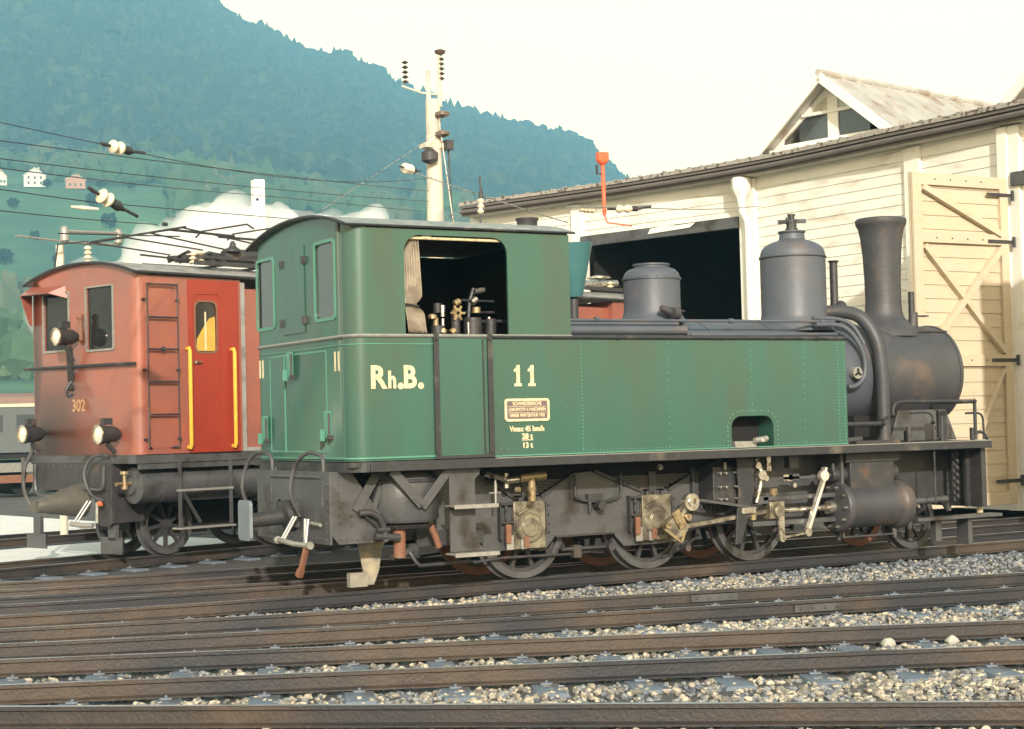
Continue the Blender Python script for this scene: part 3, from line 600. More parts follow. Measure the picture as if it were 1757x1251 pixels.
# ---------------------------------------------------------------- cylinders and motion
for s in (-1,1):
    yc=s*.99; f=lambda a: s*a
    m=MB(); m.lathe([(.10,6.44),(.20,6.45),(.29,6.47),(.305,6.49),(.305,6.55),(.28,6.57),(.265,6.60),(.262,7.36),(.285,7.38),(.30,7.40),(.30,7.50),(.28,7.535),(.20,7.56),(0,7.57)],(0,yc,.61),'x',44)
    cy=m.build('cylinder',M['smokebox'],loco)
    y1,y2=sorted((s*.66,s*1.13))
    m=MB(); m.box(6.62,7.32,y1,y2,.80,1.22); m.box(6.55,7.40,y1-.015,y2+.015,1.14,1.255); m.cyl((6.40,s*1.0,1.0),(6.62,s*1.0,1.0),.09,16); m.cyl((7.32,s*1.0,1.0),(7.42,s*1.0,1.0),.11,16); m.build('valve_chest',M['grime'],cy,bevel=.01)
    m=MB(); m.tube([(7.55,yc,.62),(8.30,yc,.63)],.045,12); m.tube([(6.6,yc,.31),(6.6,yc,.24),(7.4,yc,.24),(7.4,yc,.31)],.018,8); m.cyl((6.62,yc-.1*s,.2),(6.62,yc-.1*s,.33),.028,8); m.cyl((7.42,yc,.2),(7.42,yc,.33),.028,8); m.build('piston_tail',M['frame'],cy)
    m=MB()
    for k in range(10): m.cyl((6.42,yc+.245*cos(k*pi/5),.61+.245*sin(k*pi/5)),(6.47,yc+.245*cos(k*pi/5),.61+.245*sin(k*pi/5)),.018,6)
    m.cyl((6.36,yc,.61),(6.46,yc,.61),.08,12); m.build('gland',M['steel'],cy)
    # slide bars + crosshead + rods
    m=MB(); m.box(5.36,6.46,min(yc-.05,yc+.05),max(yc-.05,yc+.05),.735,.785); m.bar((5.2,yc,.47),(6.46,yc,.47),.10,.055); m.box(5.28,5.44,min(yc-.05,yc+.05),max(yc-.05,yc+.05),.70,.79); sbm=m.build('slide_bar',M['frame'],loco,bevel=.004)
    m=MB(); m.cyl((5.65,yc,.61),(6.4,yc,.61),.035,12); m.build('piston_rod',M['steel'],loco)
    m=MB(); m.box(5.44,5.66,yc-.07,yc+.07,.52,.72); m.cyl((5.55,yc+s*.07,.61),(5.55,yc+s*.12,.61),.07,16); m.cyl((5.55,yc,.72),(5.55,yc,.84),.028,10); ch=m.build('crosshead',M['oil'],loco,bevel=.01)
    m=MB(); m.cyl((5.55,yc,.80),(5.55,yc,.87),.05,10); m.cyl((5.24,yc,.52),(5.24,yc,.58),.04,10); m.build('oil_cup',M['brass'],ch)
    # drop arm and union link
    m=MB(); m.box(5.52,5.60,min(yc+s*.10,yc+s*.13),max(yc+s*.10,yc+s*.13),.28,.55); m.cyl((5.55,yc+s*.08,.30),(5.55,yc+s*.16,.30),.05,12); m.bar((5.55,yc+s*.13,.30),(5.97,yc+s*.13,.345),.025,.04,up=(0,1,0)); m.cyl((5.93,yc+s*.1,.345),(5.93,yc+s*.17,.345),.05,12); m.build('union_link',M['steel'],loco)
    m=MB(); m.bar((5.95,yc+s*.12,.36),(6.20,yc+s*.12,.92),.035,.07,up=(0,1,0)); m.cyl((6.22,yc+s*.08,1.0),(6.22,yc+s*.15,1.0),.065,14); m.bar((6.20,yc+s*.12,.92),(6.24,yc+s*.12,1.10),.03,.08,up=(0,1,0)); cl=m.build('combination_lever',mat('polished steel lever',(.75,.70,.60),.3,.6,.1,9),loco,bevel=.004)
    m=MB(); m.bar((5.25,yc+s*.02,.99),(6.20,yc+s*.02,.99),.03,.08,up=(0,1,0)); m.cyl((6.1,yc+s*.02,1.0),(6.50,yc+s*.02,1.0),.02,10); m.box(5.74,5.90,min(yc,yc+s*.06),max(yc,yc+s*.06),.965,1.035); m.build('radius_rod',M['frame'],loco)
    m=MB(); m.box(5.66,5.80,min(yc+s*.03,yc+s*.06),max(yc+s*.03,yc+s*.06),.955,1.03); m.cyl((6.28,yc+s*.02,1.0),(6.48,yc+s*.02,1.0),.022,10); m.cyl((5.84,yc,.90),(5.84,yc+s*.05,.90),.03,8); m.build('die_block',M['steel'],loco)
    # connecting rod with big end on the middle axle crank
    cz=.50; cx_=4.10
    m=MB(); m.bar((cx_+.14,yc-s*.03,cz-.01),(5.45,yc-s*.03,.61),.045,.11,up=(0,1,0)); m.bar((cx_+.3,yc-s*.055,cz+.005),(5.3,yc-s*.055,.60),.003,.05,up=(0,1,0)); m.build('connecting_rod',M['oil'],loco,bevel=.006)
    m=MB(); 
    ro=Matrix.Rotation(R(-32),3,'Y'); m.box(cx_-.10,cx_+.13,yc-.06,yc+.06,cz-.13,cz+.11,rot=ro); be=m.build('big_end',M['oil'],loco,bevel=.012)
    m=MB(); m.box(cx_-.02,cx_+.09,min(yc+s*.06,yc+s*.085),max(yc+s*.06,yc+s*.085),cz-.02,cz+.19,rot=ro); m.cyl((cx_+.16,yc+s*.02,cz+.1),(cx_+.16,yc+s*.09,cz+.1),.04,12); m.bar((cx_-.16,yc+s*.07,cz-.02),(cx_+.06,yc+s*.07,cz-.18),.03,.03,up=(0,1,0)); m.bar((cx_+.06,yc+s*.07,cz-.17),(cx_+.11,yc+s*.07,cz-.05),.03,.03,up=(0,1,0)); m.cyl((cx_-.12,yc,cz+.02),(cx_-.12,yc+s*.09,cz+.02),.035,10); m.build('strap',M['brass'],be)
    m=MB(); m.cyl((cx_+.22,yc+s*.0,.77),(cx_+.22,yc+s*.08,.77),.10,20); m.cyl((cx_+.22,yc+s*.08,.77),(cx_+.22,yc+s*.10,.77),.05,14); m.bar((cx_,yc,cz+.02),(cx_+.22,yc,.77),.05,.09,up=(0,1,0)); m.build('return_crank',M['steel'],be)
    m=MB(); m.bar((4.35,yc+s*.05,.80),(5.25,yc+s*.05,.66),.03,.05,up=(0,1,0)); m.build('eccentric_rod',M['frame'],loco)
    m=MB(); m.box(5.02,5.22,min(yc+s*.05,yc+s*.09),max(yc+s*.05,yc+s*.09),.60,.67); m.build('rod_end',M['steel'],loco,bevel=.006)
    # coupling rod low behind
        # motion bracket and expansion link
    m=MB(); P=[(4.98,1.26),(5.24,1.26),(5.22,.85),(5.12,.52),(5.02,.26),(4.93,.24),(4.96,.55),(5.0,.85)]
    y1=yc+s*.03 if s>0 else yc+s*.03-.03
    m.plate(P,[],.03,o=(0,y1,0)); m.box(4.70,5.12,min(s*.68,s*.96),max(s*.68,s*.96),.72,1.16); m.box(5.06,5.10,min(s*.66,s*1.0),max(s*.66,s*1.0),.50,1.26); m.build('motion_bracket',M['black'],loco,bevel=.01)
    m=MB()
    for z in (1.08,.92,.78):
        for x in (4.76,4.84,5.0,5.08): m.cyl((x,s*.97,z),(x,s*1.035,z),.014,6)
    m.cyl((4.86,s*.98,1.12),(4.86,s*.98,1.2),.02,8); m.build('bracket_bolts',M['worn'],loco)
    m=MB(); m.tube(smooth_path([(5.26,yc+s*.05,1.24),(5.32,yc+s*.05,1.12),(5.33,yc+s*.05,.98),(5.28,yc+s*.05,.80),(5.25,yc+s*.05,.72)],4),[.03]*4+[.035]*4+[.03]*4+[.022]*5,8); m.cyl((5.31,yc+s*.02,1.04),(5.31,yc+s*.12,1.04),.06,12); m.cyl((5.38,yc+s*.02,1.0),(5.38,yc+s*.1,1.0),.035,8); m.cyl((5.27,yc+s*.02,1.15),(5.27,yc+s*.1,1.15),.04,8); m.box(5.43,5.49,min(yc,yc+s*.05),max(yc,yc+s*.05),1.08,1.25); m.build('expansion_link',M['steel'],loco)
    m=MB(); m.box(5.84,5.98,s*.9-.05,s*.9+.05,1.10,1.24); m.cyl((6.42,s*1.05,1.06),(6.42,s*1.05,1.14),.02,8); m.box(6.50,6.54,min(s*.7,s*1.1),max(s*.7,s*1.1),.7,1.25); m.build('hanger',M['frame'],loco,each=True)
    m=MB(); m.bar((4.45,s*.62,.20),(4.72,s*.62,.36),.02,.03,up=(0,1,0)); m.cyl((4.5,s*.55,.22),(4.5,s*.72,.22),.04,10); m.cyl((4.2,s*.6,.12),(4.5,s*.6,.22),.015,6); m.box(4.50,4.62,min(s*.55,s*.6),max(s*.55,s*.6),.18,.42); m.tube([(1.7,s*.62,.22),(2.1,s*.62,.25),(2.9,s*.62,.24),(3.4,s*.62,.26)],.016,8); m.box(2.95,3.05,s*.66-.04,s*.66+.04,.20,.34); m.tube([(2.8,s*.68,.30),(3.5,s*.68,.30)],.022,8); m.cyl((3.42,s*.60,.30),(3.42,s*.76,.30),.045,10); m.build('brake_rigging',M['grime'],loco)
# ---------------------------------------------------------------- front end
m=MB(); m.box(8.66,8.74,-1.25,1.25,.52,1.30); m.box(8.60,8.66,-1.05,-1.0,.52,1.3); m.plate([(7.75,.62),(8.60,.62),(8.60,1.28),(7.6,1.28),(7.6,.9)],[],.02,o=(0,-.70,0)); fb=m.build('front_beam',M['grime'],loco)
m=MB()
for i in range(9): m.rivet((8.63,-1.055,.58+.08*i),(0,-1,0),.014)
m.cyl((8.45,-.98,.60),(8.45,-.98,1.25),.03,8)
for i in range(7): m.cyl((8.44,-1.0,.64+.09*i),(8.48,-1.0,.66+.09*i),.05,8)
m.build('front_spring',M['black'],fb)
m=MB(); m.tube([(8.82,-1.1,1.28),(8.83,-1.1,1.15),(8.78,-1.1,.86),(8.76,-1.1,.70)],[.02,.03,.035,.03],10); m.cyl((8.76,-1.1,.44),(8.76,-1.1,.66),.04,12); m.build('front_hose',mat('cream hose',(.48,.42,.30),.5,0,.2,10,c2=(.15,.13,.1),c2scale=8),loco)
m=MB(); yy=-1.27
m.tube(smooth_path([(7.20,yy,1.70),(7.20,yy,1.77),(7.24,yy,1.83),(7.32,yy,1.855),(7.45,yy,1.86)],4),.022,8); m.tube([(7.45,yy,1.86),(8.56,yy,1.85)],.024,8)
m.tube([(8.56,yy,1.84),(8.56,yy,1.37)],.022,8); m.tube([(8.56,yy,1.84),(8.56,yy+.12,1.84),(8.56,.9,1.84)],.018,8)
m.tube(smooth_path([(8.40,yy,1.70),(8.60,yy,1.70),(8.68,yy,1.66),(8.70,yy,1.55),(8.70,yy,1.37)],4),.014,8)
m.tube(smooth_path([(7.45,yy-.03,1.72),(7.72,yy-.03,1.72),(7.80,yy-.03,1.68),(7.82,yy-.03,1.55),(7.82,yy-.03,.60)],4),.012,8)
m.tube(smooth_path([(8.5,yy,1.36),(8.6,yy,1.46),(8.70,yy,1.44),(8.76,yy,1.36)],4),.02,8); m.cyl((8.5,yy,1.37),(8.5,yy,1.52),.03,8)
for p in ((8.56,yy,1.85),(7.82,yy-.03,1.60),(7.2,yy,1.70)): m.lathe([(0,-.035),(.035,0),(0,.035)],p,n=10)
m.build('front_handrail',M['black'],loco)
m=MB(); m.cyl((8.35,-.9,1.362),(8.35,-.9,1.72),.04,10); m.box(8.28,8.42,-.92,-.88,1.4,1.75); m.build('lamp_iron',M['black'],loco)
m=MB(); m.box(6.6,7.3,-1.28,-1.0,1.362,1.40); m.cyl((6.5,-1.15,1.40),(6.78,-1.15,1.42),.04,10); m.tube([(6.5,-.9,1.60),(7.4,-.9,1.60)],.03,8); m.cyl((7.65,-1.05,1.37),(7.65,-1.05,1.55),.03,8); m.cyl((7.72,-.95,1.37),(7.72,-.95,1.50),.045,8); m.build('deck_fittings',M['grime'],loco)
m=MB(); m.box(7.62,9.05,-1.20,-1.0,.385,.425); m.box(8.0,8.06,-.62,-.58,.1,.5); m.box(8.55,8.62,-1.1,-.9,.05,.39); m.box(8.0,8.1,-1.1,-1.0,.12,.39); m.build('guard_board',M['frame'],loco,bevel=.004)
# ---------------------------------------------------------------- red electric locomotive, own frame: s along, w across
RA=R(17.46); RM=Matrix.Translation((-.16,5.21,0))@Matrix.Rotation(RA,4,'Z')
rl=thing('electric_locomotive','brick red electric locomotive numbered 302 with side ladder and yellow door rails','locomotive',tuple(RM@Vector((5.9,1.32,0))),RA)
def rb_(m,name,mt,parent=None,bevel=0): return m.build(name,mt,parent or rl,bevel,RM)
RW=2.64; RL=11.8
def rz(w): return 4.06-.20*(abs(w-1.32)/1.34)**2.2
def plan(s0,s1,off,r,n=5):
    return [(s0+r-r*cos(R(a)) if 0 else s0+r-r*cos(R(a)), 0) for a in (0,)]
# cab + body shell
m=MB(); zb=1.42; ze=3.83; r=.14
hole=rrect(.93,1.33,2.78,3.50,.10)
dh=[]
m.plate([(r,zb),(1.75,zb),(1.75,ze),(r,ze)],[hole],.03,o=(0,0,0))
m.plate([(r,zb),(1.75,zb),(1.75,ze),(r,ze)],[],.03,o=(0,RW-.03,0))
n=6
for (sg,y0) in ((-1,r),(1,RW-r)):
    vs=[];fs=[]
    for k in range(n+1):
        a=R(90*k/n); vs+=[(r-r*cos(a),y0+sg*r*sin(a),zb),(r-r*cos(a),y0+sg*r*sin(a),ze if k==n else rz(y0+sg*r*sin(a)))]
    for k in range(n): fs.append((2*k,2*k+2,2*k+3,2*k+1))
    m.add(vs,fs,True)
ya,yb=r,RW-r
outer=[(ya,zb),(yb,zb)]+[(yb+(ya-yb)*i/20,rz(yb+(ya-yb)*i/20)) for i in range(21)]
m.plate(outer,[rrect(.54,1.16,2.87,3.72,.02),rrect(1.62,2.24,2.90,3.70,.02)],.03,o=(0,0,0),u=(0,1,0),w=(1,0,0))
m.plate([(0.02,zb),(RW-.02,zb)]+[(RW-.02-(RW-.04)*i/20,rz(RW-.02-(RW-.04)*i/20)) for i in range(21)],[rrect(.3,RW-.3,1.6,3.6,.05)],.03,o=(1.72,0,0),u=(0,1,0),w=(1,0,0))
cabr=rb_(m,'driving_cab',M['red'])
m=MB(); m.box(1.75,10.05,.10,RW-.10,zb+.02,3.72); m.box(10.05,RL,0,RW,zb,ze)
for s in (3.2,4.7,6.2,7.7,9.0): m.box(s,s+.04,.085,.10,zb,3.7)
rb_(m,'body',M['red'],bevel=.05)
m=MB()
for s in (2.2,3.7,5.2,6.7,8.2): m.box(s,s+.8,.08,.10,2.7,3.4)
rb_(m,'ventilation_grille',M['grime'])
m=MB(); m.box(1.74,1.84,.02,.12,zb,3.8); m.box(1.80,10.0,.06,.10,zb-.02,zb+.05); rb_(m,'corner_post',M['roofgrey'],cabr)
# roof
m=MB(); vs=[];fs=[]; n=24; k=n+1
for s in (-.05,RL+.05):
    for t in (0,1):
        for i in range(k):
            w=-.05+(RW+.1)*i/n; vs.append((s,w,rz(w)+t*.035))
for i in range(n): fs+=[(i,i+1,2*k+i+1,2*k+i),(k+i,3*k+i,3*k+i+1,k+i+1),(i,k+i,k+i+1,i+1),(2*k+i,2*k+i+1,3*k+i+1,3*k+i)]
fs+=[(0,2*k,3*k,k),(n,k+n,3*k+n,2*k+n)]
m.add(vs,fs,True); rr=rb_(m,'roof',M['roofgrey'])
m=MB(); m.tube([(-.06,-.05+(RW+.1)*i/24,rz(-.05+(RW+.1)*i/24)+.012) for i in range(25)],.022,6); m.tube([(-.05,-.05,rz(-.05)+.01),(RL,-.05,rz(-.05)+.01)],.024,6); rb_(m,'roof_edge',M['black'],rr)
# front: windows, waist bar, number
for (a,b,c,d) in ((.54,1.16,2.87,3.72),(1.62,2.24,2.90,3.70)):
    m=MB(); m.plate(rrect(a-.03,b+.03,c-.03,d+.02,.03),[rrect(a,b,c,d,.02)],.02,o=(-.018,0,0),u=(0,1,0),w=(1,0,0)); f=rb_(m,'front_window',M['chrome'] if False else M['worn'],cabr)
    m=MB(); m.box(.02,.026,a-.02,b+.02,c-.02,d+.02); rb_(m,'pane',M['cabglass'],f)
m=MB(); m.tube([(-.03,-.0,2.635),(-.05,.1,2.64),(-.06,1.3,2.65),(-.06,RW+.05,2.66)],.022,8); rb_(m,'waist_rail',M['black'],cabr)
m=MB(); m.text('302',.235,.003,(-.004,1.40,2.03),(0,-1,0),(0,0,1),(-1,0,0),bold=.006,xs=.95); rb_(m,'number',mat('faded brass numerals',(.40,.24,.13),.5,.1,.2,20),cabr)
m=MB(); m.add([(-.20,1.82,3.70),(-.20,2.56,3.71),(0,2.58,3.84),(0,1.70,3.80)],[(0,1,2,3)]); m.add([(-.20,2.56,3.71),(0,2.58,3.84),(0,2.58,3.28),(-.05,2.57,3.30)],[(0,1,2,3)]); m.add([(-.20,1.82,3.70),(0,1.70,3.80),(0,1.64,3.62)],[(0,1,2)])
o=rb_(m,'sun_visor',M['red'],cabr); md=o.modifiers.new('t','SOLIDIFY'); md.thickness=.015
m=MB(); m.add([(-.19,1.83,3.68),(-.19,2.54,3.69),(0,2.56,3.81),(0,1.71,3.775)],[(0,1,2,3)]); q=rb_(m,'visor_shade_sheet',M['dark'],o); q.modifiers.new('t','SOLIDIFY').thickness=.004  # near-black sheet paints in the shade under the visor
def head(w,z,s0,r,br):
    m=MB(); m.lathe([(0,s0+.30),(r*.5,s0+.28),(r*.8,s0+.22),(r*.95,s0+.05),(r,s0),(r*1.06,s0-.01),(r*1.06,s0-.03),(r*.9,s0-.03)],(0,w,z),'x',24,caps=False); m.bar((s0+.1,w,z-r),(s0+.22,w,z-r-br),.05,.05); m.box(s0+.02,s0+.16,w-.04,w+.04,z+r,z+r+.09)
    h=rb_(m,'headlamp',M['grime'])
    m=MB(); m.lathe([(r*.93,s0-.032),(r*1.02,s0-.04),(r*1.02,s0-.055),(r*.9,s0-.06)],(0,w,z),'x',24,caps=False); rb_(m,'rim',M['chrome'],h)
    m=MB(); m.lathe([(0,s0-.055),(r*.5,s0-.05),(r*.92,s0-.036)],(0,w,z),'x',24); rb_(m,'lens',M['lampglass'],h)
head(.42,1.70,-.30,.128,.12); head(2.30,1.73,-.30,.128,.12); head(1.40,3.06,-.30,.122,.22)
m=MB(); m.bar((-.14,1.40,2.90),(-.02,1.55,2.45),.09,.04); m.tube(smooth_path([(-.03,1.52,2.45),(-.10,1.54,2.34),(-.08,1.54,2.24),(-.03,1.50,2.28)],4),.022,8); m.lathe([(.05,0),(.05,.06)],(-.08,1.52,2.36),'x',10); rb_(m,'lamp_bracket',M['grime'],cabr)
m=MB(); m.tube([(-.1,1.16,3.0),(-.1,1.18,3.3)],.03,8); m.lathe([(.03,0),(.05,.03),(.05,.06),(.03,.09)],(-.1,1.18,3.28),n=10); rb_(m,'whistle',M['rust'],cabr)
# door, ladder, rails
m=MB(); m.plate([(.84,zb),(1.70,zb),(1.70,3.80),(.84,3.80)],[rrect(.905,1.39,zb+.06,3.60,.09)],.02,o=(0,-.02,0)); rb_(m,'door_frame',M['reddoor'],cabr,bevel=.004)
m=MB(); m.plate([(.90,zb+.05),(1.40,zb+.05),(1.40,3.62),(.90,3.62)],[rrect(.955,1.315,2.80,3.50,.09)],.015,o=(0,-.010,0)); dr=rb_(m,'door',M['reddoor'])
m=MB(); m.plate(rrect(.935,1.335,2.78,3.52,.10),[rrect(.96,1.31,2.805,3.495,.09)],.012,o=(0,-.018,0)); f=rb_(m,'door_window',M['rust'],dr)
m=MB(); m.plate(rrect(.95,1.32,2.79,3.51,.09),[],.004,o=(0,.004,0)); rb_(m,'pane',mat('dark door glass',(.03,.025,.02),.1,0,.1,3),f)
m=MB(); m.plate([(.97,2.82),(1.30,2.82),(1.30,3.30),(1.2,3.27),(1.08,3.12),(.99,2.98)],[],.003,o=(0,.0005,0)); rb_(m,'yellow_blind',mat('ochre blind',(.55,.34,.06),.6),f)
m=MB(); m.box(1.12,1.145,-.004,.0,2.83,3.36); rb_(m,'window_bar',M['cream'],f)
m=MB(); m.tube([(.93,-.05,2.66),(1.02,-.05,2.66)],.014,8); m.box(.92,.94,-.05,-.0,2.64,2.68); rb_(m,'door_handle',M['steel'],dr)
m=MB()
for s in (.80,1.56):
    m.tube([(s,-.02,2.84),(s,-.07,2.85),(s+.0,-.09,2.80),(s+.0,-.09,1.54),(s,-.07,1.49),(s,-.02,1.50)],.027,8)
rb_(m,'yellow_handrail',M['yellow'],cabr)
m=MB(); m.box(.12,.62,-.006,0,1.50,3.74); rb_(m,'ladder_panel',M['red'],cabr)
m=MB()
for z in (3.705,3.26,2.83,2.39,1.95): m.tube([(.13,-.07,z),(.62,-.07,z)],.014,6)
for s in (.13,.62): m.tube([(s,-.07,1.52),(s,-.07,3.72)],.009,6); m.tube([(s,-.07,1.52),(s+.09 if s<.3 else s-.09,-.0,1.50)],.012,6)
for s in (.10,.65):
    for z in (3.5,2.55,1.62): m.cyl((s,-.0,z),(s,-.06,z),.018,6)
m.lathe([(0,-.09),(.035,-.08),(.035,-.06)],(.38,0,2.83),'y',10)
rb_(m,'side_ladder',M['black'],cabr)
# interior things behind the windows
m=MB(); m.box(.4,1.7,.1,RW-.1,1.5,2.75); m.box(1.6,1.7,.1,RW-.1,2.7,3.7); rb_(m,'cab_interior',M['dark'],cabr)
m=MB(); m.cyl((.25,.75,2.85),(.30,.75,2.98),.16,16); m.cyl((.22,1.9,2.85),(.22,1.9,3.15),.05,10); rb_(m,'controller',M['yellow'],cabr)
# underframe
m=MB(); m.box(-.02,RL,.02,RW-.02,1.30,1.42); m.box(.05,RL,.04,.10,1.22,1.34); uf=rb_(m,'underframe',M['frame'])
m=MB(); m.plate([(.60,.50),(.66,.44),(1.0,.46),(1.0,.84),(1.7,.95),(2.56,.90),(2.56,1.32),(.60,1.32)],[],.03,o=(-.03,0,0),u=(0,1,0),w=(1,0,0)); m.box(0,.5,.60,.63,.50,1.30)
hs=rb_(m,'front_plate',M['grime'],uf,bevel=.006)
m=MB(); m.tube(smooth_path([(-.10,.66,1.28),(-.12,.66,1.0),(-.11,.78,.95),(-.10,1.3,.97),(-.10,1.45,.90),(-.10,1.9,.86),(-.10,2.3,.88),(-.10,2.38,1.0),(-.10,2.38,1.3)],5),.022,8)
m.tube(smooth_path([(-.14,.62,.80),(-.22,.80,.90),(-.24,.92,1.15),(-.20,.86,1.35),(-.12,.72,1.42),(-.06,.60,1.40)],5),.022,8); m.tube(smooth_path([(-.2,2.35,.70),(-.24,2.45,.95),(-.2,2.5,1.25),(-.12,2.42,1.5),(-.12,2.36,1.95)],5),.03,8); m.tube([(-.14,2.62,1.1),(-.14,2.62,1.4)],.035,8)
for i in range(12): m.rivet((-.03,.75+.14*i,1.27),(-1,0,0),.014)
rb_(m,'brake_hose',M['frame'],uf)
m=MB(); m.tube([(-.03,1.32,.80),(-.10,1.32,.80),(-.50,1.32,.77),(-.74,1.32,.75),(-.75,1.32,.75)],[.24,.23,.14,.08,.075],20); m.box(-.79,-.74,1.25,1.39,.68,.82); rb_(m,'buffer',M['oil'] if False else mat('dull olive buffer',(.10,.092,.078),.55,.1,.2,6))
m=MB()
for d in (-.04,.04): m.tube([(-.15,.95+d,.80),(-.34,1.0+d,.52)],.016,8)
m.tube([(-.36,1.08,.50),(-.32,.9,.48),(-.26,.70,.48)],.035,8); m.tube([(-.1,.84,.78),(-.16,.76,.50)],.022,8); rb_(m,'screw_coupling',M['worn'])
m=MB(); m.lathe([(0,-.045),(.035,-.03),(.045,0),(.035,.03),(0,.045)],(-.14,.70,.77),n=12); rb_(m,'red_cock',M['redpost'])
for (w,s,zz) in ((.12,.05,.02),(2.0,.05,.04)):
    m=MB(); m.box(s,s+.03,w+.38,w+.88,zz+.05,.30); m.box(s,s+.06,w+.52,w+.70,.25,.55); rb_(m,'rail_guard',M['frame'],bevel=.004)
m=MB(); m.tube([(.10,.34,1.00),(.14,.34,1.00),(.14,.34,1.0),(2.35,.34,1.0),(2.36,.34,1.0)],[.06,.22,.245,.245,.2],28)
for s in (.5,.85,1.9): m.lathe([(.247,s),(.253,s),(.253,s+.035),(.247,s+.035)],(0,.34,1.0),'x',28)
m.lathe([(.12,.08),(.13,.12),(.24,.14)],(0,.34,1.0),'x',24); at=rb_(m,'air_tank',M['frame'])
m=MB(); m.cyl((-.02,.30,1.00),(-.02,.30,1.20),.025,10); m.cyl((-.02,.30,1.16),(-.02,.30,1.20),.06,12); m.cyl((-.16,.30,1.03),(.12,.30,1.03),.028,10); m.cyl((-.02,.30,.96),(-.02,.30,1.04),.045,10); rb_(m,'tank_valve',M['brass'],at)
m=MB()
for s in (.66,1.52): m.bar((s,-.0,1.30),(s,-.0,.42),.05,.02,up=(0,1,0))
m.bar((.7,0,.9),(1.1,.15,.46),.04,.03); m.build if 0 else None
stp=rb_(m,'side_steps',M['frame'])
m=MB(); m.box(.62,1.56,-.06,.14,.385,.41); m.box(.62,1.56,-.02,.03,.90,.93); rb_(m,'tread',M['worn'],stp,bevel=.003)
for s_,r_ in ((.98,.42),(3.0,.62),(4.7,.62),(7.2,.62),(8.9,.62),(10.8,.42)):
    for sg,w in ((1,.80),(-1,1.84)):
        put_wheel(rl,s_,r_,w,sg,r_,9,.2,RM,crank=False,rust=False)
m=MB(); m.box(.5,11.2,.95,1.7,.35,1.30); m.box(1.2,11,.62,.66,.75,1.30); m.box(2.2,10.2,.2,.6,.7,1.1); rb_(m,'bogie_frame',M['dark'])
# roof gear: bus bars, insulators, resistor drums, pantographs
m=MB(); m.box(1.15,11.3,.20,.26,4.04,4.10); m.box(1.15,11.3,2.36,2.42,4.04,4.10); m.box(1.2,3.4,.24,.29,4.14,4.18); m.tube([(.5,.6,4.17),(1.3,.6,4.14)],.015,6)
for s in (1.5,2.2,3.0,5,7,9,11): m.box(s,s+.05,.1,2.5,4.02,4.05)
rg=rb_(m,'roof_rails',M['grime'],rr)
def insul(m,p,h=.16,r=.06,n=3):
    for i in range(n): m.lathe([(r*.4,h*i/n),(r,h*(i+.25)/n),(r,h*(i+.45)/n),(r*.4,h*(i+.9)/n)],p,n=12)
m=MB()
for s,w in ((1.3,.3),(1.32,.5),(2.9,.3),(2.95,.5),(1.3,2.2),(2.9,2.2),(10.6,.5),(11.4,.5),(9.8,.5)): insul(m,(s,w,4.08),.17,.06)
rb_(m,'insulator',M['porcelain'],rr)
m=MB(); m.tube([(2.0,.7,4.26),(2.05,.7,4.26),(2.75,.7,4.26),(2.8,.7,4.26)],[.07,.10,.10,.07],16); m.tube([(1.4,1.2,4.22),(2.2,1.2,4.25),(2.9,1.2,4.25)],[.04,.07,.10],12); m.tube([(1.45,.9,4.2),(2.1,.9,4.23)],.05,10); m.lathe([(.12,0),(.12,.03),(.05,.08),(.04,.13),(.02,.16)],(2.1,.6,4.30),n=16)
m.tube([(1.3,.9,4.16),(3.3,.9,4.16)],.03,8); m.tube([(1.3,1.7,4.16),(3.3,1.7,4.16)],.03,8); m.tube([(1.5,.6,4.2),(1.9,.9,4.3),(2.5,1.2,4.3)],.03,8)
for s in (1.5,1.7,1.9,2.5,2.7,2.9): m.tube([(s,.5,4.12),(s+.03,.9,4.3),(s+.05,1.4,4.2)],.025,8)
rb_(m,'pantograph_base',M['grime'],rr)
m=MB()
for w in (.85,1.65):
    m.tube([(1.75,w,4.33),(.42,w,4.43)],.012,6); m.tube([(.42,w,4.44),(1.42,w,4.64)],.016,6); m.tube([(1.42,w,4.63),(2.85,w,4.46)],.013,6); m.tube([(2.85,w,4.46),(2.6,w,4.25)],.013,6)
m.tube([(.42,.8,4.435),(.42,1.7,4.435)],.022,8); m.tube([(1.42,.8,4.64),(1.42,1.7,4.64)],.018,6); m.tube([(.42,.85,4.44),(1.42,1.65,4.64)],.008,5); m.tube([(1.42,1.2,4.64),(2.6,1.2,4.62)],.02,6)
for s in (2.45,3.05): m.tube([(s,.55,4.66),(s,.70,4.74),(s,1.8,4.74),(s,1.95,4.66)],.014,6)
m.tube([(2.35,1.25,4.60),(3.15,1.25,4.60)],.02,6); m.tube([(1.42,1.25,4.72),(1.35,1.25,4.72)],.03,6)
rb_(m,'pantograph',M['grime'],rr)
m=MB(); insul(m,(.02,1.15,4.06),.26,.055,4); ri=rb_(m,'bracket_insulator',M['porcelain'],rr)
m=MB(); m.tube([(.02,1.15,4.3),(.02,1.15,4.38),(.02,1.9,4.40),(.02,2.0,4.05)],.012,6); rb_(m,'bracket',M['black'],ri)
m=MB(); m.lathe([(.02,0),(.04,.1),(.10,.16),(.22,.18),(.22,.20),(.05,.24)],(10.75,.9,4.16),n=20); m.tube([(10.4,.6,4.2),(10.9,.6,4.24)],.06,10); m.tube([(9.9,.6,4.16),(10.3,.6,4.2)],.08,10); m.tube([(11.0,.5,4.33),(11.5,.5,4.33),(11.5,.5,4.1)],.02,6); rb_(m,'roof_switch',M['steel'],rr)
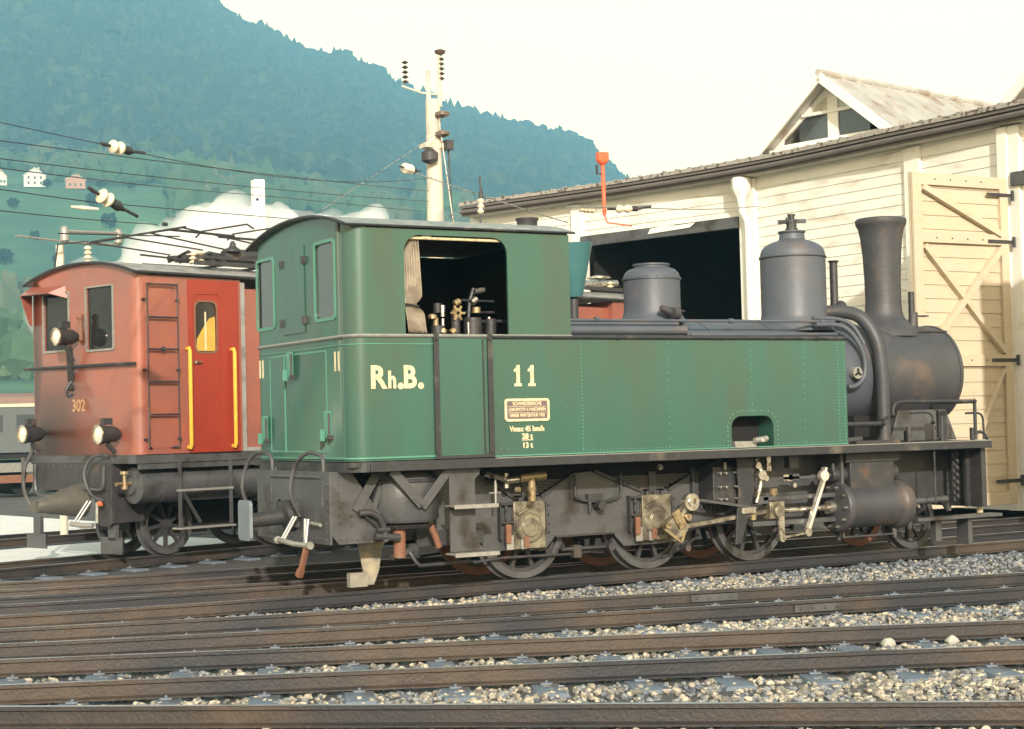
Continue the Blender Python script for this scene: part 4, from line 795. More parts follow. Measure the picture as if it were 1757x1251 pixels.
# ---------------------------------------------------------------- engine shed
M['shed']=mat('cream painted boards',(.78,.76,.68),.7,0,.08,1.5,.1,30,c2=(.52,.46,.37),c2scale=1.3,c2lo=.55,c2hi=.78,stretch=(1,1,3))
M['shedwhite']=mat('white painted posts',(.80,.78,.70),.65,0,.05,3,.05,30,c2=(.6,.55,.42),c2scale=3,c2lo=.6,c2hi=.8)
M['doorwood']=mat('buff painted door boards',(.55,.47,.34),.7,0,.08,2,.1,30,c2=(.48,.38,.24),c2scale=2,c2lo=.55,c2hi=.75,stretch=(1,1,6))
M['fascia']=mat('brown weathered fascia',(.13,.11,.10),.7,0,.15,3)
M['soffit']=mat('grey soffit boards',(.50,.48,.42),.8,0,.1,3)
M['tiles']=mat('weathered roof edge',(.36,.33,.29),.85,0,.35,9,.3,20,c2=(.10,.08,.07),c2scale=9,c2lo=.5,c2hi=.6)
M['tin']=mat('weathered tin roof',(.46,.44,.40),.55,.15,.16,2.2,.1,10,c2=(.30,.21,.14),c2scale=1.5,c2lo=.52,c2hi=.75)
eave=[(11.82,18.34),(13.28,14.11),(14.20,10.08),(14.47,6.41),(14.68,3.44),(14.75,-2.5)]
def offs(P,d):
    out=[]
    for i,p in enumerate(P):
        a=Vector(P[max(i-1,0)]); b=Vector(P[min(i+1,len(P)-1)]); t=(b-a).normalized(); nrm=Vector((-t.y,t.x)) # inward (+x)
        if nrm.x<0: nrm=-nrm
        out.append(tuple(Vector(p)+nrm*d))
    return out
shed=thing('engine_shed','cream boarded engine shed with curved eaves and glazed roof lanterns','shed',(16,8,0))
wallp=[(12.22,18.6),(13.34,15.25),(14.54,11.02),(14.90,6.6),(14.98,3.95),(15.05,-.2),(15.1,-3)]
m=MB()
def boards(a,b,z0,z1,step=.20):
    z=z0
    while z<z1-.01:
        zt=min(z+step-.012,z1); A=Vector(a);B=Vector(b);t=(B-A).normalized();nn=Vector((t.y,-t.x)); nn=nn if nn.x<0 else -nn
        m.add([(A.x+nn.x*.009,A.y+nn.y*.009,z),(B.x+nn.x*.009,B.y+nn.y*.009,z),(B.x+nn.x*.004,B.y+nn.y*.004,zt),(A.x+nn.x*.004,A.y+nn.y*.004,zt),(A.x,A.y,z),(B.x,B.y,z)],[(0,1,2,3),(4,5,1,0)])
        z+=step
def facet(a,b,z0,z1): boards(a,b,z0,z1)
facet(wallp[0],wallp[1],0,6.66); facet(wallp[1],wallp[2],5.82,6.66); facet(wallp[2],wallp[3],0,6.66); facet(wallp[3],wallp[4],0,6.66); facet(wallp[4],wallp[5],5.75,6.66); facet(wallp[5],wallp[6],0,6.66)
# backing just behind the boards
for i,z0 in ((0,0),(1,5.82),(2,0),(3,0),(4,5.75),(5,0)):
    a,b=wallp[i],wallp[i+1]; A=Vector(a);B=Vector(b);t=(B-A).normalized();nn=Vector((t.y,-t.x)); nn=nn if nn.x>0 else -nn
    vs=[(p.x+nn.x*o,p.y+nn.y*o,z) for p in (A,B) for o in (.01,.14) for z in (z0,6.7)]
    m.add(vs,[(0,1,3,2),(4,6,7,5),(0,4,5,1),(2,3,7,6),(0,2,6,4),(1,5,7,3)])
# side gable return at the far end
m.box(12.3,24,18.62,18.76,0,6.6)
sw=m.build('wall',M['shed'],shed)
def post(a,b,z0,z1,w,d,name='post',mt='shedwhite'):
    pass
def ptalong(a,b,t): return Vector(a).lerp(Vector(b),t)
def pil(i,t,w,z0,z1,dp,name='post',mt='shedwhite'):
    a,b=wallp[i],wallp[i+1]; A=Vector(a);B=Vector(b);L=(B-A).length;tt=(B-A)/L;nn=Vector((tt.y,-tt.x)); nn=nn if nn.x<0 else -nn
    c=A+tt*(t*L); m=MB()
    vs=[(c.x+tt.x*s*w/2+nn.x*o,c.y+tt.y*s*w/2+nn.y*o,z) for s in (-1,1) for o in (0.0,dp) for z in (z0,z1)]
    m.add(vs,[(0,1,3,2),(4,6,7,5),(0,4,5,1),(2,3,7,6),(0,2,6,4),(1,5,7,3)]); return m.build(name,M[mt],shed,bevel=.01)
pil(2,.05,.46,0,6.62,.10); pil(0,.95,.30,0,6.62,.10); pil(3,.10,.40,0,6.62,.08); pil(4,.01,.24,0,6.62,.10)
pil(4,-.045,.22,0,6.62,.14); pil(4,.13,.85,0,5.75,.05); pil(4,.245,.14,0,6.62,.12)
# lintels and dark doorway interior
m=MB()
for (i,z) in ((1,5.82),(4,5.75)):
    a,b=wallp[i],wallp[i+1]; m.bar((a[0]-.08,a[1],z-.06),(b[0]-.08,b[1],z-.06),.14,.24)
m.build('lintel',M['frame'],shed,bevel=.01,each=True)
m=MB(); a=ptalong(wallp[1],wallp[2],.60); m.plate([(-.62,-.06),(.55,-.03),(.70,.06),(.2,.05),(-.2,.08),(-.55,.05)],[],.01,o=(a.x-.17,a.y,5.80),u=(.26,-.965,0),v=(0,0,1),w=(-.965,-.26,0)); m.build('peeling_paint',M['shedwhite'],shed)
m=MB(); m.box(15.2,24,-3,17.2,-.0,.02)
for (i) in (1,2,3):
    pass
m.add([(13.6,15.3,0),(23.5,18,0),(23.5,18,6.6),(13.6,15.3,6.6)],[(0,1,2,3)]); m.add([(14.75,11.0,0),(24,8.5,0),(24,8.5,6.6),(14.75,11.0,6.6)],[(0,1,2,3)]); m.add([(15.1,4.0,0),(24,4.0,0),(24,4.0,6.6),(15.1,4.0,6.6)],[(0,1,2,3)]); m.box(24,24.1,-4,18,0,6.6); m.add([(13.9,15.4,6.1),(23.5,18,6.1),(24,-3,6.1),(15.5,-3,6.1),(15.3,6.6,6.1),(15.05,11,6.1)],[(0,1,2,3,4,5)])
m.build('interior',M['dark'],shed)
# door leaf standing open, with braces
def leaf(x0,x1,y,z0,z1):
    """door leaf in a plane of constant y facing -y"""
    m=MB(); n=24; st=(z1-z0)/n
    for k in range(n): 
        za=z0+k*st; m.add([(x0,y-.018,za),(x1,y-.018,za),(x1,y-.004,za+st-.008),(x0,y-.004,za+st-.008),(x0,y,za),(x1,y,za)],[(0,1,2,3),(4,5,1,0)])
    m.box(x0,x1,y,y+.04,z0,z1)
    d=m.build('door',M['doorwood'],shed)
    m=MB(); ya,yb=y-.075,y-.019; sw_=.15
    m.box(x0,x0+sw_*1.3,ya,yb,z0,z1); m.box(x1-sw_*1.2,x1,ya,yb,z0,z1)
    for a,b in ((z1-.20,z1),(z1-1.16,z1-1.0+.02),(z0+2.35,z0+2.55),(z0,z0+.22)): m.box(x0+sw_*1.3,x1-sw_*1.2,ya+.003,yb,a,b)
    m.build('door_frame',M['doorwood'],d,bevel=.006)
    m=MB(); u=(0,1,0); xl=x0+.22; xr=x1-.2
    m.bar((xl,y-.07,z1-.24),(xr,y-.07,z1-.98),.10,.10,up=(0,1,0))
    m.bar((xl,y-.07,z1-1.22),(xr,y-.07,z0+2.60),.10,.10,up=(0,1,0)); m.bar((xr,y-.075,z1-1.22),(xl,y-.075,z0+2.60),.10,.10,up=(0,1,0))
    m.bar((xr,y-.045,z0+2.3),(xl+.6,y-.045,z0+.25),.05,.10,up=(0,1,0))
    m.build('brace',M['doorwood'],d,bevel=.004)
    m=MB()
    for z in (z1-.3,z1-1.1,z0+2.45,z0+.4): m.box(x1-.5,x1+.12,ya-.01,ya,z-.03,z+.03); m.cyl((x1+.09,ya-.02,z-.09),(x1+.09,ya-.02,z+.09),.03,8)
    for z in (z1-1.08,z0+2.45,z1-.1):
        for k in range(4): m.rivet((x0+.5+.35*k,ya-.001,z),(0,-1,0),.016)
    m.build('hinge_strap',M['grime'],d)
leaf(12.55,14.72,3.98,.13,5.70); leaf(12.25,14.75,-.32,.13,5.75)  # second leaf added out of view, widened to throw shade on the first
# downpipe with hopper head
m=MB(); m.lathe([(.08,6.10),(.10,6.22),(.18,6.36),(.20,6.42),(.20,6.62),(.17,6.64)],(14.28,10.72,0),n=8); m.tube([(14.28,10.72,6.16),(14.29,10.72,5.95),(14.40,10.70,5.75),(14.42,10.70,5.6),(14.42,10.70,0)],.075,10); m.build('downpipe',M['shedwhite'],shed)
# soffit, fascia, gutter, roof
def strip(P0,P1,z0,z1,mt,name,par=shed):
    m=MB(); vs=[];fs=[]
    for p in P0: vs.append((p[0],p[1],z0))
    for p in P1: vs.append((p[0],p[1],z1))
    n=len(P0)
    for i in range(n-1): fs.append((i,i+1,n+i+1,n+i))
    m.add(vs,fs); return m.build(name,mt,par)
def refine(P,n=6):
    return [tuple(v)[:2] for v in smooth_path([(a,b,0) for a,b in P],n)]
ev=refine(eave); wl_=offs(ev,.5); e0=offs(ev,.04)
o=strip(e0,wl_,6.66,6.64,M['soffit'],'soffit')
m=MB(); m.tube([(p[0],p[1],6.75) for p in ev],.05,8); m.build('gutter',M['fascia'],shed)
m=MB(); n=len(ev); e1=offs(ev,.06)
for A,B,z0,z1 in ((offs(ev,.05),offs(ev,.09),6.65,6.82),(offs(ev,-.03),offs(ev,.3),6.825,6.88)):
    for i in range(n-1):
        vs=[(p[0],p[1],z) for p in (A[i],A[i+1],B[i+1],B[i]) for z in (z0,z1)]
        m.add(vs,[(0,2,3,1),(2,4,5,3),(4,6,7,5),(6,0,1,7),(1,3,5,7),(0,6,4,2)])
m.build('fascia',M['fascia'],shed)
r1=offs(ev,-.06); r2=offs(ev,.25); ri=offs(ev,9)
m=MB(); vs=[];fs=[]
for i in range(n): vs+=[(r1[i][0],r1[i][1],6.89),(r1[i][0],r1[i][1],6.97),(r2[i][0],r2[i][1],7.0),(ri[i][0],ri[i][1],7.6)]
for i in range(n-1):
    for k in range(3): fs.append((4*i+k,4*i+4+k,4*i+5+k,4*i+k+1))
m.add(vs,fs)
m.build('roof',M['tiles'],shed)
m=MB(); k=0
for i in range(n-1):
    a=Vector(r1[i]);b=Vector(r1[i+1]); L=(b-a).length; q=max(1,int(L/.30))
    for j in range(q):
        c=a.lerp(b,(j+.5)/q); m.lathe([(.06,-.01),(.055,.012),(.0,.022)],(c.x+.05,c.y,6.98+random.uniform(-.01,.01)),n=6)
o=m.build('roof_tiles',M['tiles'],shed); o['kind']='stuff'
m=MB()
for i in range(n): 
    pass
# roof lanterns
def lantern(g,ang,hw=1.62,top=8.66,base=6.75,ln=7.0):
    T=Matrix.Translation((g[0],g[1],0))@Matrix.Rotation(R(ang),4,'Z')  # x back along ridge, y across (+ = left)
    vb=7.28
    m=MB(); m.box(0,ln,-hw+.15,hw-.15,base-.4,vb); o=m.build('lantern_curb',M['shedwhite'],shed,M_=T)
    sl=(top-vb)/hw
    # gable wall with openings
    m=MB(); hole1=[(-hw*.82,vb+.12),(-.13,vb+.12),(-.13,top-.32),(-.22,top-.36),(-hw*.80,vb+.22)]
    hole2=[(-a,b) for a,b in hole1][::-1]
    m.plate([(-hw,vb),(hw,vb),(0,top-.02)],[hole1,hole2],.06,o=(.25,0,0),u=(0,1,0),w=(1,0,0))
    gb=m.build('lantern_gable',M['shedwhite'],o,M_=T)
    m=MB(); m.box(.20,.33,-hw*.47,hw*.47,vb+.62,vb+.68); m.box(.20,.24,-hw+.1,hw-.1,vb-.42,vb-.02); m.build('glazing_bar',M['shedwhite'],o,M_=T)
    m=MB(); m.box(.285,.295,-hw*.55,hw*.55,vb+.1,vb+.62); m.build('glass',M['glassdark'],o,M_=T)
    m=MB(); m.add([(.282,-hw*.42,vb+.66),(.282,hw*.42,vb+.66),(.282,0,top-.2)],[(0,1,2)]); m.build('upper_glass',mat('milky glass',(.50,.50,.42),.3),o,M_=T)
    # roof slopes with battens
    m=MB(); eb=base-.1; he=hw*(top-eb)/(top-vb)
    for s in (-1,1): m.add([(-.15,0,top),(ln,0,top),(ln,s*he,eb),(-.15,s*he,eb),(-.15,0,top+.06),(ln,0,top+.06),(ln,s*(he+.05),eb+.06),(-.15,s*(he+.05),eb+.06)],[(0,1,2,3),(4,5,6,7),(0,3,7,4),(1,5,6,2),(2,6,7,3)])
    rf=m.build('lantern_roof',M['tin'],o,M_=T)
    m=MB()
    for k in range(14):
        x=.05+k*.52
        for s in (-1,1): m.bar((x,0,top+.07),(x,s*(he),eb+.07),.05,.05)
    m.tube([(-.2,0,top+.09),(ln,0,top+.09)],.07,8); m.build('roof_seam',M['tin'],rf,M_=T)
    m=MB()
    for s in (-1,1): m.bar((-.17,0,top-.0),(-.17,s*he,eb-.0),.05,.18)
    m.build('verge_board',M['shedwhite'],rf,M_=T)
lantern((15.55,9.52),12,top=8.58); lantern((15.6,2.72),2,top=8.6)
# ---------------------------------------------------------------- ground, rails, sleepers
M['ash']=mat('ash and gravel ground',(.075,.074,.074),.95,0,.35,12,.6,60,c2=(.11,.10,.088),c2scale=1.5,c2lo=.45,c2hi=.65)
M['rail']=mat('brown rail side',(.066,.050,.038),.6,.2,.25,6,.3,40,c2=(.026,.027,.032),c2scale=.5,c2lo=.42,c2hi=.58)
M['railtop']=mat('polished rail top',(.50,.50,.52),.38,.6,.15,2,c2=(.16,.14,.13),c2scale=1.2,c2lo=.5,c2hi=.65)
M['sleeper']=mat('blue grey steel sleeper',(.14,.17,.21),.6,.1,.2,4,.3,20,c2=(.09,.08,.07),c2scale=3,c2lo=.5,c2hi=.65)
ax=Vector((cos(R(67)),sin(R(67)),0)); ay=Vector((-ax.y,ax.x,0)); C0=Vector((-6.92,-16.63,0))
def bp_(a,b,z): return tuple(C0+ax*a+ay*b+Vector((0,0,z)))
m=MB(); m.add([bp_(-150,-2300,-.17),bp_(2800,-2300,-.17),bp_(2800,2300,-.17),bp_(-150,2300,-.17)],[(0,1,2,3)]); g=m.build('ground',M['ash']); tag(g,'grey ash and gravel yard ground','ground',kind='structure')
RAILS=[]
def rail_profile(): return [(-.055,-.132),(.055,-.132),(.055,-.122),(.012,-.108),(.010,-.035),(.032,-.026),(.032,-.004),(.026,0),(-.026,0),(-.032,-.004),(-.032,-.026),(-.010,-.035),(-.012,-.108),(-.055,-.122)]
def make_rail(pts,label,group='rails of the yard tracks',z=0,sm=True):
    P=[Vector((p[0],p[1],z)) for p in pts]
    if sm and len(P)>2: P=smooth_path([tuple(p) for p in P],8)
    prof=rail_profile(); n=len(prof); m=MB(); vs=[]; fs=[]; 
    for i,p in enumerate(P):
        t=(P[min(i+1,len(P)-1)]-P[max(i-1,0)]).normalized(); s_=Vector((t.y,-t.x,0))
        for a,b in prof: vs.append(p+s_*a+Vector((0,0,b)))
    for i in range(len(P)-1):
        for k in range(n): fs.append((i*n+k,i*n+(k+1)%n,(i+1)*n+(k+1)%n,(i+1)*n+k))
    m.add(vs,fs); m.add(vs[:n],[tuple(range(n))]); m.add(vs[-n:],[tuple(range(n))[::-1]])
    o=m.build('rail',M['rail']); o.data.materials.append(M['railtop'])
    for f in o.data.polygons:
        if f.normal.z>.9 and f.center.z>z-.005: f.material_index=1
    tag(o,label,'rail',group); RAILS.append([(p.x,p.y) for p in P]); return o
rA=[(-9.5,-1.9),(-4.44,-5.69),(.63,-9.45),(5,-12.6)]
rB=[(-10,-2.2),(-4.2,-4.76),(2.5,-7.76),(10,-11.1)]
rC=[(-10,-.75),(-3.9,-3.42),(3.6,-6.70),(11,-10)]
rD=[(-9.5,-.1),(-3.69,-2.43),(-.99,-3.28),(1.89,-4.03),(5.56,-4.86),(11,-5.9)]
rE=[(-9.5,.6),(-3.44,-1.32),(-.45,-2.14),(2.78,-2.92),(6.64,-3.80),(12,-4.8)]
rF=[(-9,1.6),(-6,.55),(-3.2,-.18),(-1,-.50),(1,-.55),(2,-.55),(6,-.55),(15,-.55)]
rF2=[(-9,2.7),(-6,1.65),(-3.1,.87),(-1,.58),(1,.53),(2,.53),(6,.53),(15,.53)]
rG=[(-9,3.6),(-2.77,1.66),(.86,1.0),(5,.72)]
rH0=[(-9,4.2),(-2.5,2.50),(.5,2.12),(5,1.9),(14,1.75)]
rH=[(-9,5.1),(-2.36,3.50),(.51,3.17),(5,2.95),(14,2.8)]
def rloc(w): return [tuple((RM@Vector((s,w,0))).xy) for s in (-10,-2,6,14)]
make_rail(rA,'nearest rail, slanting across the bottom edge of the photo'); make_rail(rB,'second rail from the bottom edge, beside wide pale gravel')
make_rail(rC,'third rail from the bottom edge, dark with a bright top'); make_rail(rD,'fourth rail from the bottom edge, curved and brown')
make_rail(rE,'fifth rail from the bottom edge, brown, just before the green engine'); make_rail(rF,'near rail under the wheels of the green engine')
make_rail(rF2,'far rail beneath the green engine'); make_rail(rG,'first rail behind the green engine, converging on its track')
make_rail(rH0,'near rail of the empty track between the two locomotives'); make_rail(rH,'far rail of the empty track between the two locomotives')
make_rail(rloc(.80),'near rail under the wheels of the red locomotive',sm=False); make_rail(rloc(1.84),'far rail beneath the red locomotive',sm=False)
fr1=[(-14,7.6),(-.4,11.8),(14,16.3)]; fr2=[(-14,8.65),(-.7,12.85),(14,17.3)]
make_rail(fr1,'near rail of the track behind the red locomotive',sm=False); make_rail(fr2,'far rail of the track behind the red locomotive',sm=False)
# sleepers
def samp(P,t):
    Ls=[0]
    for a,b in zip(P,P[1:]): Ls.append(Ls[-1]+math.dist(a,b))
    d=t
    for i in range(len(P)-1):
        if d<=Ls[i+1]:
            u=(d-Ls[i])/(Ls[i+1]-Ls[i]); return Vector((P[i][0]+(P[i+1][0]-P[i][0])*u,P[i][1]+(P[i+1][1]-P[i][1])*u))
    return None
m=MB(); L_=.9
m.prism([(-.13,-.05),(-.10,0),(.10,0),(.13,-.05)],2*L_,o=(0,-L_,0),u=(1,0,0),v=(0,0,1),w=(0,1,0))
for s in (-1,1):
    m.prism([(-.13,-.09),(-.13,-.05),(.13,-.05),(.13,-.09)],.04,o=(0,s*L_-.02,0))
    for d in (-.075,.075): m.box(-.045,.045,s*.53+d-.02,s*.53+d+.02,0,.018); m.cyl((0,s*.53+d,.01),(0,s*.53+d,.035),.014,6)
sl0=m.build('sleeper',M['sleeper'],bevel=.006); first=[True]
def lay(Pa,Pb,t0,t1,step,zz,label,group,par=None):
    t=t0
    while t<t1:
        a=samp(Pa,t)
        if a is None: break
        b=min((Vector(q) for q in Pb),key=lambda q:(q-a).length)
        # closest point on polyline b
        best=None
        for p,q in zip(Pb,Pb[1:]):
            p=Vector(p);q=Vector(q);u=max(0,min(1,(a-p).dot(q-p)/(q-p).length_squared)); c=p.lerp(q,u)
            if best is None or (c-a).length<(best-a).length: best=c
        c=(a+best)/2; d=best-a; ang=atan2(d.y,d.x)-pi/2
        if first[0]: o=sl0; first[0]=False
        else: o=sl0.copy(); col.objects.link(o)
        o.location=(c.x,c.y,-.137+zz+random.uniform(-.004,.001)); o.rotation_euler=(0,0,ang+random.uniform(-.015,.015))
        o.scale=(1,max(.75,min(1.5,d.length/1.06)),1)
        tag(o,label,'sleeper',group); t+=step*random.uniform(.96,1.04)
R_=RAILS
lay(R_[1],R_[2],4.2,16.5,.66,0,'blue grey steel sleeper between second and third rails from the bottom edge','sleepers of the nearest whole track')
lay(R_[3],R_[4],4.5,17.5,.66,-.008,'blue grey steel sleeper of the curved brown track before the green engine','sleepers of the curved track')
lay(R_[5],R_[6],4.5,20,.66,-.014,'steel sleeper under the green engine track','sleepers of the green engine track')
lay(R_[8],R_[9],4.5,14,.66,-.02,'steel sleeper of the empty track between the locomotives','sleepers of the middle track')
lay(R_[10],R_[11],7,16,.66,-.004,'steel sleeper under the red locomotive','sleepers of the red locomotive track')
# fishplates
for (P,t,lab) in ((rD,13.3,'dark fishplate joining the fourth rail from the bottom edge'),(rE,12.9,'dark fishplate joining the rail just before the green engine')):
    idx=3 if P is rD else 4; a=samp(R_[idx],t); b=samp(R_[idx],t+.5); d=(b-a).normalized(); s_=Vector((d.y,-d.x))
    m=MB(); m.bar((a.x+s_.x*.03,a.y+s_.y*.03,-.07),(b.x+s_.x*.03,b.y+s_.y*.03,-.07),.03,.07)
    for k in range(4):
        c=a.lerp(b,(k+.5)/4)+s_*.045; m.rivet((c.x,c.y,-.07),(s_.x,s_.y,0),.018)
    o=m.build('fishplate',M['frame']); tag(o,lab,'fishplate','fishplates on the curved track rails')
# white pavement behind the red locomotive
m=MB()
def lq(pts,z): return [tuple((RM@Vector((s,w,z)))) for s,w in pts]
for poly in ([(-9,2.15),(4.5,2.15),(4.5,5.6),(-9,5.6)],[(-9,1.05),(4.5,1.05),(4.5,1.62),(-9,1.62)],[(-9,9.3),(6.5,9.3),(7.5,17),(-9,17)]):
    n=len(poly); vs=lq(poly,-.165)+lq(poly,-.115); m.add(vs,[tuple(range(n)),tuple(range(n,2*n))]+[(i,(i+1)%n,n+(i+1)%n,n+i) for i in range(n)])
o=m.build('pavement',mat('white limed pavement',(.72,.71,.67),.85,0,.06,2,.3,30)); tag(o,'white limed ground strips behind the red locomotive','pavement',kind='structure')
# ---------------------------------------------------------------- loose stones
ICO=[(0,1,1.618),(0,1,-1.618),(0,-1,1.618),(0,-1,-1.618),(1,1.618,0),(1,-1.618,0),(-1,1.618,0),(-1,-1.618,0),(1.618,0,1),(1.618,0,-1),(-1.618,0,1),(-1.618,0,-1)]
def stones(name,label,N,mt,region,size,zbase,seed):
    rng=np.random.default_rng(seed); V=[];Fc=[]
    segs=[]
    for P in RAILS:
        segs+= [(P[i],P[i+1]) for i in range(0,len(P)-1)]
    A=np.array([s[0] for s in segs]);B=np.array([s[1] for s in segs]);D=B-A;L2=(D**2).sum(1)
    base=np.array(ICO)/1.902
    ft=[(a,b,c) for a in range(12) for b in range(a+1,12) for c in range(b+1,12) if max(math.dist(ICO[a],ICO[b]),math.dist(ICO[b],ICO[c]),math.dist(ICO[a],ICO[c]))<2.1]
    ft=[(a,b,c) if np.dot(np.cross(base[b]-base[a],base[c]-base[a]),base[a])>0 else (a,c,b) for a,b,c in ft]
    cnt=0; tries=0
    while cnt<N and tries<N*6:
        tries+=1; x,y=region(rng)
        if x is None: continue
        p=np.array([x,y]); t=np.clip(((p-A)*D).sum(1)/L2,0,1); dist=np.sqrt((((A+D*t[:,None])-p)**2).sum(1)).min()
        s=size*rng.uniform(.45,1.5)
        if dist<.05+s*.8: continue
        v=base*rng.uniform(.68,1.28,(12,1))*s*np.array([rng.uniform(.8,1.3),rng.uniform(.7,1.1),.75]); a=rng.uniform(0,6.28); c,sn=np.cos(a),np.sin(a)
        v=v@np.array([[c,sn,0],[-sn,c,0],[0,0,1]]); v+=np.array([x,y,zbase+s*rng.uniform(.1,.5)])
        n0=len(V); V+=v.tolist(); Fc+=[(a+n0,b+n0,c_+n0) for a,b,c_ in ft]; cnt+=1
    me=bpy.data.meshes.new(name); me.from_pydata(V,[],Fc); me.materials.append(mt)
    o=link(name,me); tag(o,label,'ballast',kind='stuff'); return o
def stonemat(name,c,c2,sc_=23):
    m=mat(name,c,.9,0,.45,sc_,c2=c2,c2scale=sc_*.8,c2lo=.45,c2hi=.55,detail=1); return m
vis=(0,0)
def reg_pale(rng):
    # clumps beside the rails in the middle of the yard
    t=rng.random()
    x=rng.uniform(-4.5,9); y=rng.uniform(-9.5,.3)
    w=.5+.5*noise.noise(Vector((x*.8,y*1.1,3.3)))*1.6
    dens=math.exp(-((x+.6*y+1.6)/5.6)**2)
    if rng.random()>dens*w*1.3: return None,None
    return x,y
def reg_grey(rng):
    return rng.uniform(-6.5,13),rng.uniform(-11,1.5)
stones('pale_ballast','pale cream limestone ballast scattered between the rails',14000,stonemat('cream limestone',(.44,.39,.30),(.16,.15,.13)),reg_pale,.025,-.165,3)
stones('grey_ballast','blue grey crushed ballast scattered between the rails',32000,stonemat('blue grey stone',(.10,.115,.135),(.25,.26,.265),17),reg_grey,.0225,-.168,4)
for (x,y,s) in ((-1.35,-5.9,.05),(2.4,-6.35,.06),(2.9,-6.55,.055)):
    me=bpy.data.meshes.new('stone'); bm=bmesh.new(); bmesh.ops.create_icosphere(bm,subdivisions=2,radius=s)
    for v in bm.verts: v.co*=1+.25*noise.noise(v.co*18+Vector((x,y,0))); v.co.z*=.8
    bm.to_mesh(me); bm.free(); me.materials.append(stonemat('pale stone',(.62,.56,.44),(.4,.38,.33),9)); o=link('stone',me); o.location=(x,y,-.13)
    tag(o,{-1.35:'pale stone lying against the second rail from the bottom edge, left of centre',2.4:'larger pale stone against the third rail, right of centre',2.9:'smaller pale stone just right of the larger one against the third rail'}[x],'stone')
# ---------------------------------------------------------------- valley side
CX,CY=-6.92,-16.63
ridge=[(30,3.0),(44,3.5),(50,4.6),(54,6.2),(56.2,8.0),(57.4,9.1),(58.4,9.55),(60.1,9.95),(61.6,10.3),(63.1,10.95),(65.5,12.2),(66.7,12.35),(68.6,13.2),(69.3,13.4),(70.2,14.2),(72,15.4),(75,17.2),(80,18.5),(95,19),(110,17)]
mid=[(30,.2),(120,.2),(200,.6),(300,1.3),(450,2.3),(600,3.1),(750,5.4),(900,8.15),(1100,8.75),(1300,9.0)]
RA_=np.array(ridge); MI=np.array(mid)
def hz(az,d):
    rd=float(np.interp(az,RA_[:,0],RA_[:,1])); dr=2600
    if d<=1300:
        e=float(np.interp(d,MI[:,0],MI[:,1])); e=min(e, .2+(rd-.2)*(d/1500)) if rd<9.5 else e
        e=e*min(1,.55+.45*(az-50)/22) if az<72 else e
    else:
        e0=hz_e(az,1300); t=min(1,(d-1300)/(dr-1300)); e=e0+(rd-e0)*(1-(1-t)**1.5)
    z=d*math.tan(R(e)) if d<=dr else dr*math.tan(R(rd))-(d-dr)*.25
    a=R(az); x=CX+d*cos(a); y=CY+d*sin(a)
    if d>250: z+=(noise.noise(Vector((x/140,y/140,1)))*9+noise.noise(Vector((x/45,y/45,5)))*3)*min(1,(d-250)/900)*(0.35 if d>2300 else 1)
    return x,y,z-.2
def hz_e(az,d):
    rd=float(np.interp(az,RA_[:,0],RA_[:,1])); e=9.0
    e=min(e,.2+(rd-.2)*(d/1500)) if rd<9.5 else e
    return e*min(1,.55+.45*(az-50)/22) if az<72 else e
azs=np.linspace(34,104,176); ds=np.concatenate([np.linspace(110,1300,70),np.linspace(1325,2760,60)])
m=MB(); vs=[];fs=[]
for d in ds:
    for a in azs: vs.append(hz(a,d))
na=len(azs)
for i in range(len(ds)-1):
    for j in range(na-1): fs.append((i*na+j,i*na+j+1,(i+1)*na+j+1,(i+1)*na+j))
m.add(vs,fs,True)
def hillmat():
    mm=bpy.data.materials.new('hillside meadow'); mm.use_nodes=True; N=mm.node_tree.nodes; L=mm.node_tree.links; b=N['Principled BSDF']; b.inputs['Roughness'].default_value=.95
    tc=N.new('ShaderNodeTexCoord'); n1=N.new('ShaderNodeTexNoise'); n1.inputs['Scale'].default_value=.012; n1.inputs['Detail'].default_value=8; L.new(tc.outputs['Object'],n1.inputs[0])
    n2=N.new('ShaderNodeTexNoise'); n2.inputs['Scale'].default_value=.006; n2.inputs['Detail'].default_value=6; n2.inputs['Distortion'].default_value=1; L.new(tc.outputs['Object'],n2.inputs[0])
    r=N.new('ShaderNodeValToRGB'); e=r.color_ramp.elements; e[0].position=.38; e[0].color=(.035,.09,.06,1); e[1].position=.62; e[1].color=(.09,.19,.075,1); L.new(n1.outputs['Fac'],r.inputs[0])
    r2=N.new('ShaderNodeMapRange'); r2.inputs[1].default_value=.58; r2.inputs[2].default_value=.66; L.new(n2.outputs['Fac'],r2.inputs[0])
    mx=N.new('ShaderNodeMix'); mx.data_type='RGBA'; mx.inputs[7].default_value=(.42,.30,.22,1); L.new(r.outputs[0],mx.inputs[6]); L.new(r2.outputs[0],mx.inputs[0]); L.new(mx.outputs[2],b.inputs['Base Color']); return mm
h=m.build('hillside',hillmat()); h.data.materials.append(mat('dry clearing',(.36,.29,.22),.95,0,.2,.05))
for f in h.data.polygons:
    c=f.center; az=math.degrees(math.atan2(c.y-CY,c.x-CX)); d=math.hypot(c.x-CX,c.y-CY)
    if 58<az<70 and 850<d<1150 and noise.noise(Vector((c.x/60,c.y/60,2)))>.02: f.material_index=1; tag(h,'steep wooded valley side with meadows low down','hillside',kind='structure')
